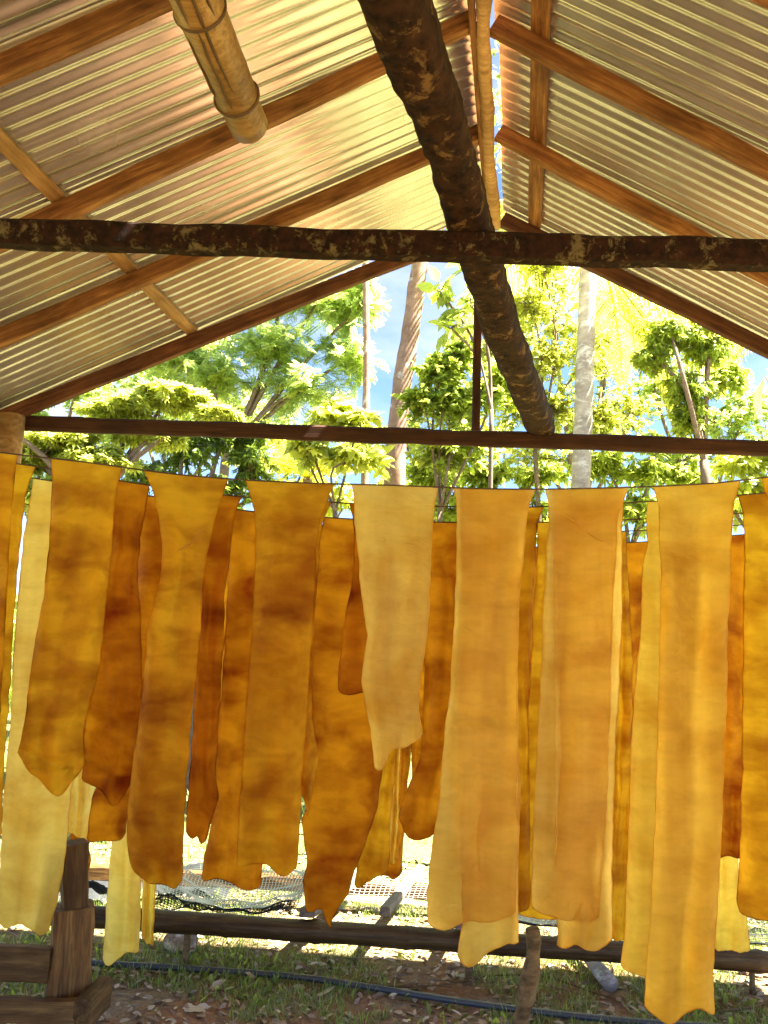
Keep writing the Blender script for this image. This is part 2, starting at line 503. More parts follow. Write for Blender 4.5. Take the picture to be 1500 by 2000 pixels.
# ------------------------------------------------------------------ the setting: ground
def ground_h(x, y):
    return 0.02 * mnoise.noise(Vector((x * 0.9, y * 0.9, 3.1))) + 0.012 * mnoise.noise(Vector((x * 4, y * 4, 7)))
def axis(lo, hi, dense_lo, dense_hi, step):
    c = list(np.arange(dense_lo, dense_hi + 1e-6, step))
    s, v = step, dense_hi
    while v < hi:
        s *= 1.35; v += s; c.append(v)
    s, v = step, dense_lo
    while v > lo:
        s *= 1.35; v -= s; c.insert(0, v)
    return c
gx, gy = axis(-400, 400, -4, 5, 0.1), axis(-400, 500, 2, 9, 0.1)
V = [(x, y, ground_h(x, y) if abs(x) < 12 and -4 < y < 18 else 0.0) for y in gy for x in gx]
nx = len(gx)
Fc = [(j * nx + i, j * nx + i + 1, (j + 1) * nx + i + 1, (j + 1) * nx + i) for j in range(len(gy) - 1) for i in range(nx - 1)]
ground = tag(link_mesh('ground', V, Fc, 'ground', None, True), 'brown earth floor strewn with dry leaves and sparse grass', None, None, 'structure')

# ------------------------------------------------------------------ the drying shed
XR, ZR, K, ML, MR, Q = 0.6368, 4.6267, 0.1857, 0.515, 0.535, -0.0455
def ridge(Y, z=0.0):
    return Vector((XR + K * (Y - 4.6), Y, ZR + z))
def roof_pt(Y, s, lift=0.0):
    """Y: depth at the ridge, s: metres sideways from the ridge (negative: left)"""
    m = ML if s < 0 else MR
    return ridge(Y) + Vector((s, s * Q, -abs(s) * m + lift))
def on_roof(px, py, side, lift=0.0):
    a, b, c = ridge(0, lift), ridge(1, lift), roof_pt(0, side, lift)
    nrm = (b - a).cross(c - a)
    d = ray(px, py)
    return CAM_POS + d * (nrm.dot(a - CAM_POS) / nrm.dot(d))
shed = thing('drying_shed', 'open timber shed with corrugated metal gable roof over the rubber sheets', 'shed', (0.3, 2.4, 0))

RH, RW = 0.095, 0.05
def rafter(p0, p1, side, mat='rafter'):
    """the two pixels lie on the lower edge; the rafter runs on through the ridge and the eave"""
    a, b = on_roof(*p0, side), on_roof(*p1, side)
    d = (b - a)
    xr0 = lambda q: XR + K * (q.y - 4.6)
    t0 = 0.0
    for _ in range(30):
        q = a + d * t0
        t0 -= (q.x - xr0(q)) / (d.x - K * d.y)
    start = a + d * t0
    start += Vector((0.025 * side, 0, -0.02))
    dirn = (d * (1 if d.x * side > 0 else -1)).normalized()
    end = start + dirn * 3.9
    nrm = Vector((-dirn.z, 0, dirn.x)) if dirn.x > 0 else Vector((dirn.z, 0, -dirn.x))
    beam('rafter', start + nrm * RH / 2, end + nrm * RH / 2, RW, RH, mat, shed, up=(0, 0, 1), segs=14, jit=0.006)
for pts, side in (((( 125, 430), (750, 140)), -1), (((0, 677), (750, 355)), -1), (((45, 812), (750, 532)), -1), (((-60, 185), (330, 12)), -1),
                  (((960, 65), (1500, 345)), 1), (((970, 272), (1330, 465)), 1), (((980, 440), (1500, 695)), 1), (((1470, -10), (1530, 20)), 1)):
    rafter(pts[0], pts[1], side, 'gable_timber' if pts[0] in ((45, 812), (980, 440)) else 'rafter')
for Y in (1.75, 1.05, 0.3, -0.5, -1.2, -1.9, -2.6, -3.3, -4.0):
    for side in (-1, 1):
        d = (roof_pt(Y, side) - roof_pt(Y, 0)).normalized()
        beam('rafter', roof_pt(Y, 0.03 * side, 0.04), roof_pt(Y, 3.4 * side, 0.04), RW, RH, 'rafter', shed, segs=8)
LIFT_P = 0.125
for s, w in ((-0.27, 0.075), (-1.93, 0.07), (-3.2, 0.07), (0.26, 0.085), (1.95, 0.07), (3.2, 0.07)):
    beam('purlin', roof_pt(-4.3, s, LIFT_P), roof_pt(4.66, s, LIFT_P), w, 0.032, 'pale_wood' if s == -1.93 else 'rafter', shed,
         up=(ML * (1 if s < 0 else -1) * -1, 0, 1), segs=26, jit=0.008)
# ridge board and the round pole under the ridge
beam('ridge_board', ridge(-4.3, 0.02) + Vector((-0.045, 0, 0)), ridge(4.2, 0.02) + Vector((-0.045, 0, 0)), 0.03, 0.15, 'rafter', shed, segs=20)
zp = 4.585
pa, pb = onz(946, -120, zp), onz(968, 443, zp)
pb0 = pa + (pb - pa) * -2.2
pole_pts = resample([pb0, pa + (pb - pa) * -0.6, pa, onz(943, 60, zp), onz(951, 200, zp), onz(957, 330, zp), pb], 26)
tube('ridge_pole', pole_pts, [0.038 + 0.005 * math.sin(i * 0.9) for i in range(26)], 'pale_wood', shed, 12, 0.012, 3.0)

# tie beams
HB = 3.034
def tie(px_pts, Y, mat, w, h, seg=30, jit=0.012, ext=1.2):
    pts = [P(x, y, Y + Q * 0) for x, y in px_pts]
    # true depth follows the skew of the shed
    pts = []
    for x, y in px_pts:
        d = ray(x, y); t = Y / (d.y - Q * d.x); pts.append(CAM_POS + d * t)
    a, b = pts[0], pts[-1]; u = (b - a).normalized()
    return beam('tie_beam', a - u * ext, b + u * ext, w, h, mat, shed, segs=seg, jit=jit, bev=0.014)
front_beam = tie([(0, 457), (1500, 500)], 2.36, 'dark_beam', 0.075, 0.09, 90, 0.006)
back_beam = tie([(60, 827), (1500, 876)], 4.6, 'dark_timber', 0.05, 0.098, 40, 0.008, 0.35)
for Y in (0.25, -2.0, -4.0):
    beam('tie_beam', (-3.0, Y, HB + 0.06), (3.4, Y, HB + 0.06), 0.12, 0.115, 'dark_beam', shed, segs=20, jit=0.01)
# king post in the far gable
a = P(929, 842, 4.6)
beam('king_post', a, Vector((a.x - 0.01, a.y, 4.58)), 0.05, 0.042, 'dark_timber', shed, up=(0, 1, 0))
# posts
cp = P(22, 850, 4.62)
tube('post', [(cp.x, cp.y, -0.1), (cp.x + 0.02, cp.y, 1.4), (cp.x, cp.y, 2.6), (cp.x - 0.03, cp.y, 3.12)], [0.09, 0.085, 0.08, 0.085], 'pale_wood', shed, 12, 0.02, 4)
for x, y in ((2.92, 4.5), (-2.65, 2.4), (3.05, 2.25), (-2.9, 0.25), (3.2, 0.25), (-2.95, -4.0), (3.0, -4.0)):
    tube('post', [(x, y, -0.1), (x + 0.01, y, 1.5), (x, y, 3.1)], [0.085, 0.08, 0.075], 'post_wood', shed, 10, 0.015, x)
# eave plates
for s in (-3.05, 3.25):
    beam('wall_plate', roof_pt(-4.3, s, -0.06), roof_pt(4.66, s, -0.06), 0.09, 0.09, 'rafter', shed, segs=12)

# corrugated roofing, sheet by sheet
def roof_sheet(Y0, Y1, side, lift, s_top, s_end, seed):
    pitch, amp, per = 0.0735, 0.0130, 12
    ys, ws = [], []
    flat = 0.055                                    # plain lap margin on the near edge
    for k in range(4):
        ys.append(Y0 - flat + flat * k / 4); ws.append(-0.006)
    n = int(round((Y1 - Y0) / pitch * per))
    for i in range(n + 1):
        ys.append(Y0 + i * pitch / per); ws.append(amp * math.cos(2 * math.pi * i / per + math.pi))
    rows = 20
    V, Fc = [], []
    for j in range(rows):
        for Y, wv in zip(ys, ws):
            s = s_top + (s_end - s_top) * j / (rows - 1)
            if j == 0:
                s += 0.006 * mnoise.noise(Vector((Y * 3, seed, 0)))
            sag = 0.004 * mnoise.noise(Vector((Y * 0.8, s * 0.9, seed)))
            V.append(roof_pt(Y, side * s, lift + wv + sag))
    w = len(ys)
    for j in range(rows - 1):
        for i in range(w - 1):
            Fc.append((j * w + i, j * w + i + 1, (j + 1) * w + i + 1, (j + 1) * w + i))
    return link_mesh('roof_sheet', V, Fc, 'zinc', shed, True)
Wd = 0.0735 * 10
for side in (-1, 1):
    y_end = 4.70 if side < 0 else 4.72
    k = 0
    while y_end > -4.0:
        y0 = y_end - Wd
        # each sheet's near edge lies under its neighbour with a thin gap
        roof_sheet(y0, y_end, side, 0.165 + 0.004 * (k % 2), (0.012 if side < 0 else 0.035) + rnd.uniform(0, 0.03), 3.5, k * 3.3 + side)
        y_end = y0 - 0.035
        k += 1

# ------------------------------------------------------------------ log and bamboo lying on the beams
lp = [(775, 0, 139), (822, 130, 118), (865, 250, 98), (902, 380, 90), (925, 460, 86), (950, 540, 78), (985, 650, 72), (1020, 740, 64), (1057, 832, 57)]
zl = 3.21
pts, rad = [], []
for x, y, w in lp:
    q = onz(x, y, zl); pts.append(q); rad.append(w * (q - CAM_POS).dot(CAM3 @ Vector((0, 0, -1))) / FPX / 2 * 0.95)
d0 = (pts[1] - pts[0]).normalized()
pts = [pts[0] - d0 * 1.5, pts[0] - d0 * 0.7] + pts
rad = [rad[0], rad[0]] + rad
pp = resample(pts, 150)
rr = [v.x for v in resample([(r_, 0, 0) for r_ in rad], 150)]
V, Fc = tube_data(pp, [r * 0.97 for r in rr], 32, 0.008, 2.0, True, 1.0, 0.8, 0.16)
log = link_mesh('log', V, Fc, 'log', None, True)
tag(log, 'dark crooked bark-covered log lying along the tie beams under the ridge', 'log')

bz = 3.215
be, bs_ = onz(483, 238, bz), onz(383, 0, bz)
bdir = (be - bs_).normalized()
bam = thing('bamboo_pole', 'cut end of a tan split bamboo pole jutting out beneath the metal roof', 'bamboo pole', be)
b_start = be - bdir * 2.6
def bamboo_pipe(name, a, b, r0, r1, nodes, mat, parent, seg=18, wall=0.009):
    a, b = Vector(a), Vector(b)
    n = 60
    ts = sorted(set([i / n for i in range(n + 1)] + [t + d for t in nodes for d in (-0.006, 0, 0.006)]))
    ts = [t for t in ts if 0 <= t <= 1]
    P_, R_ = [], []
    for t in ts:
        r = r0 + (r1 - r0) * t
        for t0 in nodes:
            if abs(t - t0) < 0.0061:
                r += 0.006 if abs(t - t0) < 0.001 else 0.0015
        P_.append(a.lerp(b, t)); R_.append(r)
    V, Fc = tube_data(P_, R_, seg, 0.004, 1.0, False)
    # hollow cut end
    base = len(V) - seg
    d = (b - a).normalized()
    c = P_[-1]
    for k in range(seg):
        V.append(c + (V[base + k] - c) * (1 - wall / R_[-1]))
    for k in range(seg):
        V.append(c - d * 0.05 + (V[base + k] - c) * (1 - wall / R_[-1]))
    i0, i1 = len(V) - 2 * seg, len(V) - seg
    for k in range(seg):
        k2 = (k + 1) % seg
        Fc.append((base + k, base + k2, i0 + k2, i0 + k)); Fc.append((i0 + k, i0 + k2, i1 + k2, i1 + k))
    Fc.append(tuple(i1 + k for k in range(seg)))
    return link_mesh(name, V, Fc, mat, parent, True)
rb = 0.056
Lb = 2.6
nodes_m = [2.6 - 0.10, 2.6 - 0.385, 2.6 - 0.76, 2.6 - 1.1]
bamboo_pipe('culm', b_start, be + bdir * 0.02, 0.062, rb, [v / (Lb + 0.02) for v in nodes_m], 'bamboo', bam)
side_v = bdir.cross(Vector((0, 0, 1))).normalized(); up_v = side_v.cross(bdir).normalized()
def ringpt(dist, ang, r):
    return b_start + bdir * dist + (side_v * math.cos(ang) + up_v * math.sin(ang)) * r
for dist in nodes_m:
    rr_ = 0.062 + (rb - 0.062) * dist / Lb + 0.0045
    ring = [ringpt(dist, k / 20 * 2 * math.pi, rr_) for k in range(21)]
    tube('node_ring', ring, 0.0045, 'node', bam, 6)
for an, d0_, d1_ in ((-1.9, 1.5, 2.20), (-1.25, 1.6, 2.42), (-0.7, 1.9, 2.2), (-1.6, 2.22, 2.48), (-2.3, 2.25, 2.45)):
    ln = [ringpt(d0_ + (d1_ - d0_) * i / 8, an + 0.03 * math.sin(i * 1.7), 0.062 + (rb - 0.062) * (d0_ + (d1_ - d0_) * i / 8) / Lb + 0.001) for i in range(9)]
    tube('split', ln, [0.0005] + [0.0040] * 7 + [0.0005], 'node', bam, 5)

# ------------------------------------------------------------------ wires and rubber sheets
ROWY = {'A': 2.70, 'B': 3.04, 'C': 3.41, 'D': 3.80, 'E': 4.12, 'F': 4.42}
WIREPX = {
    'A': [(-250, 850), (20, 886), (170, 903), (360, 928), (565, 942), (770, 948), (965, 955), (1145, 954), (1360, 946), (1500, 932), (1750, 905)],
    'B': [(-250, 868), (50, 908), (260, 943), (450, 968), (660, 982), (850, 989), (1040, 990), (1240, 981), (1470, 965), (1750, 940)],
    'C': [(-250, 885), (85, 937), (290, 968), (478, 997), (658, 1012), (866, 1020), (1060, 1020), (1230, 1015), (1440, 1003), (1750, 980)],
    'D': [(-250, 905), (85, 965), (478, 1022), (866, 1044), (1060, 1044), (1230, 1037), (1440, 1026), (1750, 1003)],
    'E': [(-250, 930), (85, 990), (478, 1045), (866, 1068), (1060, 1068), (1230, 1060), (1440, 1045), (1750, 1022)],
    'F': [(-250, 950), (85, 1012), (478, 1064), (866, 1086), (1060, 1086), (1230, 1080), (1440, 1066), (1750, 1042)],
}
def wire_y(row, x):
    p = WIREPX[row]
    return float(np.interp(x, [a for a, _ in p], [b for _, b in p]))
wl_ = {'A': 'sagging rusty wire carrying the front row of rubber sheets', 'B': 'rusty wire just behind the front wire, second of the row of wires',
       'C': 'third rusty wire back, carrying the torn pointed rubber sheet', 'D': 'fourth rusty wire back, mostly hidden behind hanging sheets',
       'E': 'fifth rusty wire back, carrying the dark red rubber strip', 'F': 'farthest rusty wire under the back tie beam'}
for row, Y in ROWY.items():
    pts = [P(x, y, Y) for x, y in WIREPX[row]]
    w = tube('wire', resample(pts, 60), 0.0030, 'wire', None, 6)
    tag(w, wl_[row], 'wire', 'wires for drying rubber')

def interp_edge(pts, y):
    ys = [p[1] for p in pts]; xs = [p[0] for p in pts]
    return float(np.interp(y, ys, xs))
def rubber(row, left, right, bottom, mat, label, back=None, dy=0.0, wave=0.026, curl=0.04, seed=None, folds=()):
    """left/right: outline pixels top to bottom; bottom: lower edge pixel rows spread across the width;
    back: (left, right, bottom) of the flap hanging behind the wire"""
    seed = rnd.random() * 90 if seed is None else seed
    Y0 = ROWY[row] + dy
    NU, NV = 24, 90
    V, Fc = [], []
    def flap(le, ri, bo, yoff, sgn):
        base = len(V)
        tl, tr = le[0], ri[0]
        for j in range(NV + 1):
            v = j / NV
            for i in range(NU + 1):
                u = 0.5 - 0.5 * math.cos(math.pi * i / NU)
                xt = tl[0] + (tr[0] - tl[0]) * u
                yt = wire_y(row, xt)
                hb = u * (len(bo) - 1); k0 = min(int(hb), len(bo) - 2); ft = hb - k0
                q0, q1, q2, q3 = bo[max(k0 - 1, 0)], bo[k0], bo[k0 + 1], bo[min(k0 + 2, len(bo) - 1)]
                yb = 0.5 * (2 * q1 + (q2 - q0) * ft + (2 * q0 - 5 * q1 + 4 * q2 - q3) * ft * ft + (3 * q1 - q0 - 3 * q2 + q3) * ft ** 3)
                yb -= 9.0 * abs(2 * u - 1) ** 9
                yb += 7.0 * mnoise.noise(Vector((u * 3.6, seed, 1.0))) + 1.3 * mnoise.noise(Vector((u * 14, seed, 5.0)))
                y = yt + (yb - yt) * v
                xl, xr = interp_edge(le, y), interp_edge(ri, y)
                xl += 2.2 * mnoise.noise(Vector((y * 0.035, seed, 2.0))) * min(1, v * 8)
                xr += 2.2 * mnoise.noise(Vector((y * 0.035, seed, 9.0))) * min(1, v * 8)
                x = xl + (xr - xl) * u
                g = min(1.0, v * 5)
                d = wave * g * mnoise.noise(Vector((u * 2.6 + seed, v * 1.3, seed))) * 2.0
                d += wave * 0.5 * g * mnoise.noise(Vector((u * 5 + seed, v * 7, seed + 4))) * 1.5
                e = abs(2 * u - 1) ** 5
                d += curl * e * g * mnoise.noise(Vector((v * 4, 3 + (u > 0.5) * 7, seed))) * 1.8
                side_k = 1.0 + 0.9 * mnoise.noise(Vector((v * 3.0, 11 + (u > 0.5) * 5, seed)))
                d += sgn * 0.020 * g * side_k * abs(2 * u - 1) ** 9
                d += sgn * 0.012 * max(0, v - 0.965) / 0.035
                d += curl * 1.4 * max(0, v - 0.9) / 0.1 * mnoise.noise(Vector((u * 3, seed, 8)))
                for (fy, fa, fs) in folds:
                    d += fa * math.exp(-((y - fy - fs * (u - 0.5)) / 11.0) ** 2)
                yo = yoff * min(1, v * 7) ** 0.5
                V.append(P(x, y, Y0 + yo + d))
        w = NU + 1
        for j in range(NV):
            for i in range(NU):
                q = (base + j * w + i, base + (j + 1) * w + i, base + (j + 1) * w + i + 1, base + j * w + i + 1)
                Fc.append(q if sgn > 0 else tuple(reversed(q)))
        # thick cut edge
        loop = [base + j * w for j in range(NV + 1)] + [base + NV * w + i for i in range(1, NU + 1)] + [base + j * w + NU for j in range(NV - 1, -1, -1)]
        pts = [V[k] for k in loop]
        bv, bf = tube_data(pts, [0.0017 + 0.0009 * mnoise.noise(p * 14) for p in pts], 5, 0, 0, False)
        ext = len(V); V.extend(bv); Fc.extend(tuple(i + ext for i in q) for q in bf)
        return base
    b0 = flap(left, right, bottom, -0.006, 1)
    if back:
        b1 = flap(back[0], back[1], back[2], 0.022, -1)
    o = link_mesh('rubber_sheet', V, Fc, mat, None, True)
    tag(o, label, 'rubber sheet', 'rubber sheets drying on wires')
    return o
def inset(e, dx, y0=None):
    return [(x + dx * min(1.0, k / 3.0), y) for k, (x, y) in enumerate(e)]

from mathutils.bvhtree import BVHTree
def crease(o, path, r, mat):
    me = o.data
    bvh = BVHTree.FromPolygons([v.co.copy() for v in me.vertices], [tuple(p.vertices) for p in me.polygons])
    pts = []
    for x, y in path:
        d = ray(x, y).normalized()
        h = bvh.ray_cast(CAM_POS, d)
        if h[0] is not None:
            pts.append(h[0] - d * 0.0006)
    if len(pts) < 3:
        return
    pts = resample(pts, 22)
    n = len(pts)
    rad = [r * (0.25 + 0.75 * math.sin(math.pi * (i + 0.5) / n)) * (1 + 0.5 * mnoise.noise(pts[i] * 30)) for i in range(n)]
    c = tube('crease', pts, rad, mat, o, 6)
    return c
# front row
L = [(-80, 870), (-85, 1200), (-110, 1700)]; Rr = [(33, 888), (23, 980), (15, 1100), (8, 1250), (-5, 1450), (-15, 1650)]
rubber('A', L, Rr, [1690, 1680, 1660, 1650], 'rub_amber', 'amber rubber sheet cut off by the left photo edge, front row')
F1L = [(100, 895), (103, 930), (100, 1000), (97, 1060), (85, 1170), (75, 1220), (62, 1300), (50, 1400), (35, 1475), (38, 1560)]
F1R = [(239, 910), (228, 950), (222, 1000), (218, 1080), (210, 1150), (203, 1220), (195, 1290), (185, 1340), (170, 1390), (163, 1430), (165, 1500), (160, 1560)]
f1 = rubber('A', F1L, F1R, [1480, 1512, 1522, 1548, 1552, 1525, 1500], 'rub_amber', 'wrinkled amber sheet with gathered bottom knot, first whole one from the left', wave=0.024, folds=((1120, 0.012, -30), (1235, 0.012, 20), (1330, 0.014, 30), (1420, 0.016, -25), (1490, 0.03, 40)))
F2L = [(281, 918), (300, 960), (310, 1010), (318, 1060), (315, 1120), (302, 1180), (290, 1230), (280, 1350), (262, 1480), (252, 1560), (247, 1640), (255, 1690), (272, 1720), (275, 1760)]
F2R = [(445, 937), (430, 980), (415, 1030), (405, 1080), (400, 1110), (395, 1150), (390, 1250), (380, 1350), (370, 1450), (362, 1550), (358, 1620), (355, 1760)]
f2 = rubber('A', F2L, F2R, [1712, 1724, 1722, 1728, 1740, 1732], 'rub_amber', 'amber sheet flared at the wire with dark smoke blotch near its bottom', wave=0.018)
F3L = [(480, 937), (490, 970), (498, 1000), (500, 1060), (497, 1150), (492, 1250), (485, 1330), (480, 1420), (472, 1530), (467, 1620), (463, 1680), (458, 1720)]
F3R = [(652, 946), (635, 985), (625, 1010), (618, 1060), (615, 1130), (612, 1200), (605, 1300), (598, 1400), (590, 1500), (585, 1600), (580, 1690), (575, 1730)]
f3 = rubber('A', F3L, F3R, [1700, 1690, 1686, 1688, 1702, 1712, 1706], 'rub_amber', 'amber sheet with horizontal brown stains hanging left of the ragged short sheet', wave=0.02, folds=((1300, 0.015, 20), (1345, -0.012, 10)))
F4L = [(688, 946), (692, 970), (693, 1020), (700, 1080), (705, 1150), (718, 1240), (710, 1300), (706, 1330), (715, 1380), (725, 1430), (730, 1480), (735, 1530)]
F4R = [(855, 950), (848, 990), (843, 1050), (840, 1120), (838, 1200), (830, 1270), (820, 1330), (818, 1390), (826, 1440), (828, 1480)]
rubber('A', F4L, F4R, [1508, 1498, 1470, 1463, 1458, 1448, 1438], 'rub_cream', 'short pale sheet with ragged torn bottom in the middle of the front row')
F5L = [(886, 953), (892, 980), (893, 1050), (890, 1130), (888, 1200), (883, 1280), (880, 1350), (872, 1400), (868, 1450), (862, 1520), (855, 1590), (845, 1650), (838, 1700), (835, 1750), (837, 1830)]
F5R = [(1045, 956), (1032, 990), (1025, 1030), (1020, 1100), (1015, 1150), (1012, 1240), (1008, 1320), (1010, 1400), (1013, 1480), (1017, 1560), (1013, 1640), (1008, 1720), (1005, 1830)]
f5 = rubber('A', F5L, F5R, [1808, 1812, 1804, 1800, 1798, 1792], 'rub_cream', 'pale amber sheet with one crease across its middle, orange flap below', folds=((1405, 0.03, 30),),
       back=([(900, 953), (905, 1200), (895, 1500), (905, 1800), (896, 1850), (893, 1890)], [(1035, 956), (1010, 1200), (1012, 1500), (1012, 1750), (1013, 1880)], [1872, 1884, 1880, 1862, 1848, 1843, 1850]))
F6L = [(1065, 955), (1072, 985), (1072, 1030), (1068, 1080), (1062, 1180), (1060, 1250), (1055, 1350), (1050, 1450), (1045, 1550), (1042, 1620), (1040, 1700), (1038, 1760), (1045, 1810)]
F6R = [(1227, 951), (1215, 985), (1205, 1010), (1203, 1080), (1198, 1150), (1195, 1220), (1192, 1300), (1190, 1400), (1188, 1500), (1183, 1600), (1175, 1700), (1168, 1810)]
f6 = rubber('A', F6L, F6R, [1778, 1786, 1795, 1796, 1798, 1796], 'rub_cream', 'pale sheet with a curved fold line near the wire, puckered flap below',
       back=([(1080, 955), (1085, 1300), (1085, 1700), (1090, 1860)], [(1218, 953), (1214, 1040), (1215, 1200), (1200, 1500), (1195, 1700), (1196, 1850)], [1852, 1850, 1846, 1852, 1858, 1850, 1838]))
F7L = [(1276, 951), (1287, 985), (1288, 1050), (1292, 1120), (1290, 1200), (1288, 1300), (1285, 1400), (1283, 1500), (1280, 1600), (1275, 1700), (1270, 1800), (1263, 1880), (1260, 1930), (1258, 2010)]
F7R = [(1446, 938), (1432, 985), (1428, 1050), (1425, 1150), (1420, 1250), (1420, 1350), (1415, 1450), (1412, 1550), (1408, 1650), (1402, 1750), (1397, 1830), (1392, 1900), (1396, 2000)]
f7 = rubber('A', F7L, F7R, [1972, 1984, 1997, 1996, 1978, 1968, 1970, 1985], 'rub_pale', 'longest pale golden sheet reaching almost to the ground in the front row')
rubber('A', [(1488, 931), (1493, 960), (1512, 1000), (1520, 1300), (1515, 1800)], [(1640, 915), (1630, 1200), (1600, 1800)], [1800, 1810, 1805], 'rub_amber', 'rubber sheet corner at the right photo edge, front row')

# second row
rubber('B', [(-50, 898), (-60, 1300), (-70, 1700)], [(70, 911), (55, 945), (50, 965), (37, 1080), (27, 1200), (20, 1330), (8, 1480), (3, 1600), (0, 1700)], [1690, 1680, 1640], 'rub_amber',
       'dark amber sheet tucked behind the left-edge sheet, second row')
s2b = rubber('B', [(205, 936), (206, 1100), (180, 1300), (165, 1420), (158, 1580)], [(291, 948), (283, 1000), (273, 1050), (268, 1130), (274, 1200), (278, 1380), (270, 1420), (262, 1480), (256, 1580)],
       [1528, 1534, 1545, 1572, 1560, 1530], 'rub_brown', 'brown crumpled sheet showing between the first two front sheets', wave=0.03, curl=0.03, folds=((1400, 0.02, 50), (1450, -0.02, 60), (1500, 0.025, 50)))
rubber('B', [(385, 962), (392, 1200), (372, 1500), (360, 1660)], [(471, 970), (456, 1010), (452, 1050), (445, 1110), (438, 1150), (437, 1250), (430, 1350), (425, 1430), (420, 1500), (426, 1560), (410, 1610), (398, 1665)],
       [1632, 1636, 1640, 1650], 'rub_brown', 'brown sheet with pale top corner behind the flared amber sheet', wave=0.02)
rubber('B', [(560, 976), (570, 1200), (560, 1500), (600, 1600)], [(646, 982), (629, 1020), (620, 1100), (614, 1200), (611, 1300), (608, 1400), (622, 1480), (606, 1560), (600, 1600)],
       [1540, 1550, 1585, 1600], 'rub_amber', 'narrow amber strip edging the sheet with horizontal brown stains', dy=-0.08)
rubber('B', [(682, 983), (690, 1010), (694, 1060), (690, 1130), (675, 1200), (663, 1300), (659, 1380)], [(800, 988), (810, 1200), (800, 1380)], [1357, 1353, 1356], 'rub_brown',
       'brown sheet ending in a straight hem behind the ragged short sheet', dy=-0.06)
rubber('B', [(985, 990), (990, 1400), (985, 1800)], [(1062, 990), (1049, 1020), (1046, 1070), (1042, 1150), (1036, 1250), (1031, 1330), (1034, 1600), (1036, 1790)], [1775, 1780, 1772], 'rub_amber',
       'pale-topped sheet filling the gap right of the creased sheet', wave=0.016)
rubber('B', [(1265, 980), (1263, 1010), (1265, 1060), (1256, 1100), (1253, 1200), (1245, 1300), (1235, 1400), (1232, 1500), (1228, 1600), (1225, 1700), (1222, 1800), (1215, 1860), (1209, 1920)],
       [(1385, 972), (1375, 1300), (1340, 1920)], [1896, 1900, 1912, 1905, 1900], 'rub_pale', 'golden sheet half hidden behind the longest front sheet', wave=0.015)
rubber('B', [(1441, 967), (1452, 1000), (1455, 1060), (1453, 1150), (1452, 1300), (1450, 1400), (1450, 1500), (1447, 1600), (1443, 1700), (1440, 1760), (1452, 1810)],
       [(1605, 953), (1600, 1300), (1590, 1810)], [1788, 1796, 1792, 1796], 'rub_amber', 'broad amber sheet beside the right photo edge, second row')
# third row
rubber('C', [(66, 934), (55, 1000), (45, 1060), (38, 1150), (30, 1230), (22, 1400), (8, 1560), (0, 1700), (-6, 1840)],
       [(195, 955), (190, 1200), (170, 1450), (138, 1540), (134, 1600), (130, 1660), (112, 1760), (86, 1840)], [1806, 1808, 1806, 1812, 1822, 1826], 'rub_cream', 'long pale yellow sheet hanging low in front of the wooden trestle')
rubber('C', [(262, 965), (268, 1100), (262, 1250), (240, 1400), (180, 1560), (166, 1660)], [(385, 982), (360, 1200), (300, 1400), (252, 1560), (242, 1660)], [1645, 1640, 1642, 1634], 'rub_brown',
       'reddish brown sheet deep between the amber front sheets at left', wave=0.02)
rubber('C', [(440, 990), (447, 1110), (440, 1250), (430, 1400), (421, 1500), (424, 1560), (411, 1620), (398, 1680), (391, 1750)], [(562, 1006), (560, 1400), (520, 1600), (506, 1760)],
       [1724, 1714, 1722, 1730, 1738, 1741], 'rub_brown', 'dark red-brown sheet showing left of the horizontally stained sheet')
rubber('C', [(634, 1011), (627, 1040), (622, 1100), (613, 1200), (608, 1330), (612, 1420), (621, 1480), (606, 1560), (591, 1600), (596, 1650), (602, 1680), (592, 1720), (597, 1770), (606, 1800), (650, 1830)],
       [(772, 1018), (762, 1300), (746, 1500), (736, 1580), (712, 1650), (692, 1700), (674, 1770), (664, 1800), (658, 1830)], [1786, 1780, 1776, 1782, 1815, 1795, 1770, 1755], 'rub_brown',
       'torn reddish sheet tapering to a pointed tail above the bamboo rail', wave=0.02)
s3c = rubber('C', [(800, 1019), (832, 1200), (828, 1400), (822, 1480), (800, 1530), (779, 1590), (778, 1660)], [(930, 1022), (900, 1400), (855, 1660)], [1604, 1630, 1643, 1640, 1632, 1615], 'rub_brown',
       'crinkled brown sheet with rounded bottom between the ragged and creased sheets', wave=0.03)
rubber('C', [(1050, 1020), (1050, 1100), (1042, 1200), (1036, 1330), (1014, 1500), (1012, 1800)], [(1140, 1019), (1140, 1500), (1120, 1800)], [1788, 1795, 1790], 'rub_amber',
       'deep orange sheet hanging between the creased sheet and the folded pale sheet', wave=0.015)
# fourth to sixth rows
rubber('D', [(135, 972), (150, 1300), (132, 1660)], [(235, 988), (225, 1300), (186, 1500), (182, 1600), (176, 1660)], [1634, 1632, 1642, 1650], 'rub_cream', 'small pale sheet end above the trestle top')
rubber('D', [(700, 1036), (710, 1400), (705, 1600), (690, 1760)], [(800, 1041), (780, 1400), (762, 1600), (757, 1740)], [1736, 1725, 1712, 1704], 'rub_amber', 'amber sheet end right of the pointed torn tail')
rubber('D', [(745, 1038), (770, 1460), (760, 1600), (752, 1700)], [(812, 1041), (784, 1460), (780, 1600), (776, 1700)], [1690, 1688, 1684], 'rub_pale', 'thin bright sheet strip below the ragged short sheet', dy=0.12)
rubber('D', [(1186, 1040), (1200, 1300), (1196, 1600), (1190, 1700), (1186, 1850)], [(1222, 1038), (1235, 1300), (1232, 1600), (1226, 1850)], [1828, 1836, 1832], 'rub_amber', 'narrow amber sheet seen right of the folded pale sheet', dy=0.06)
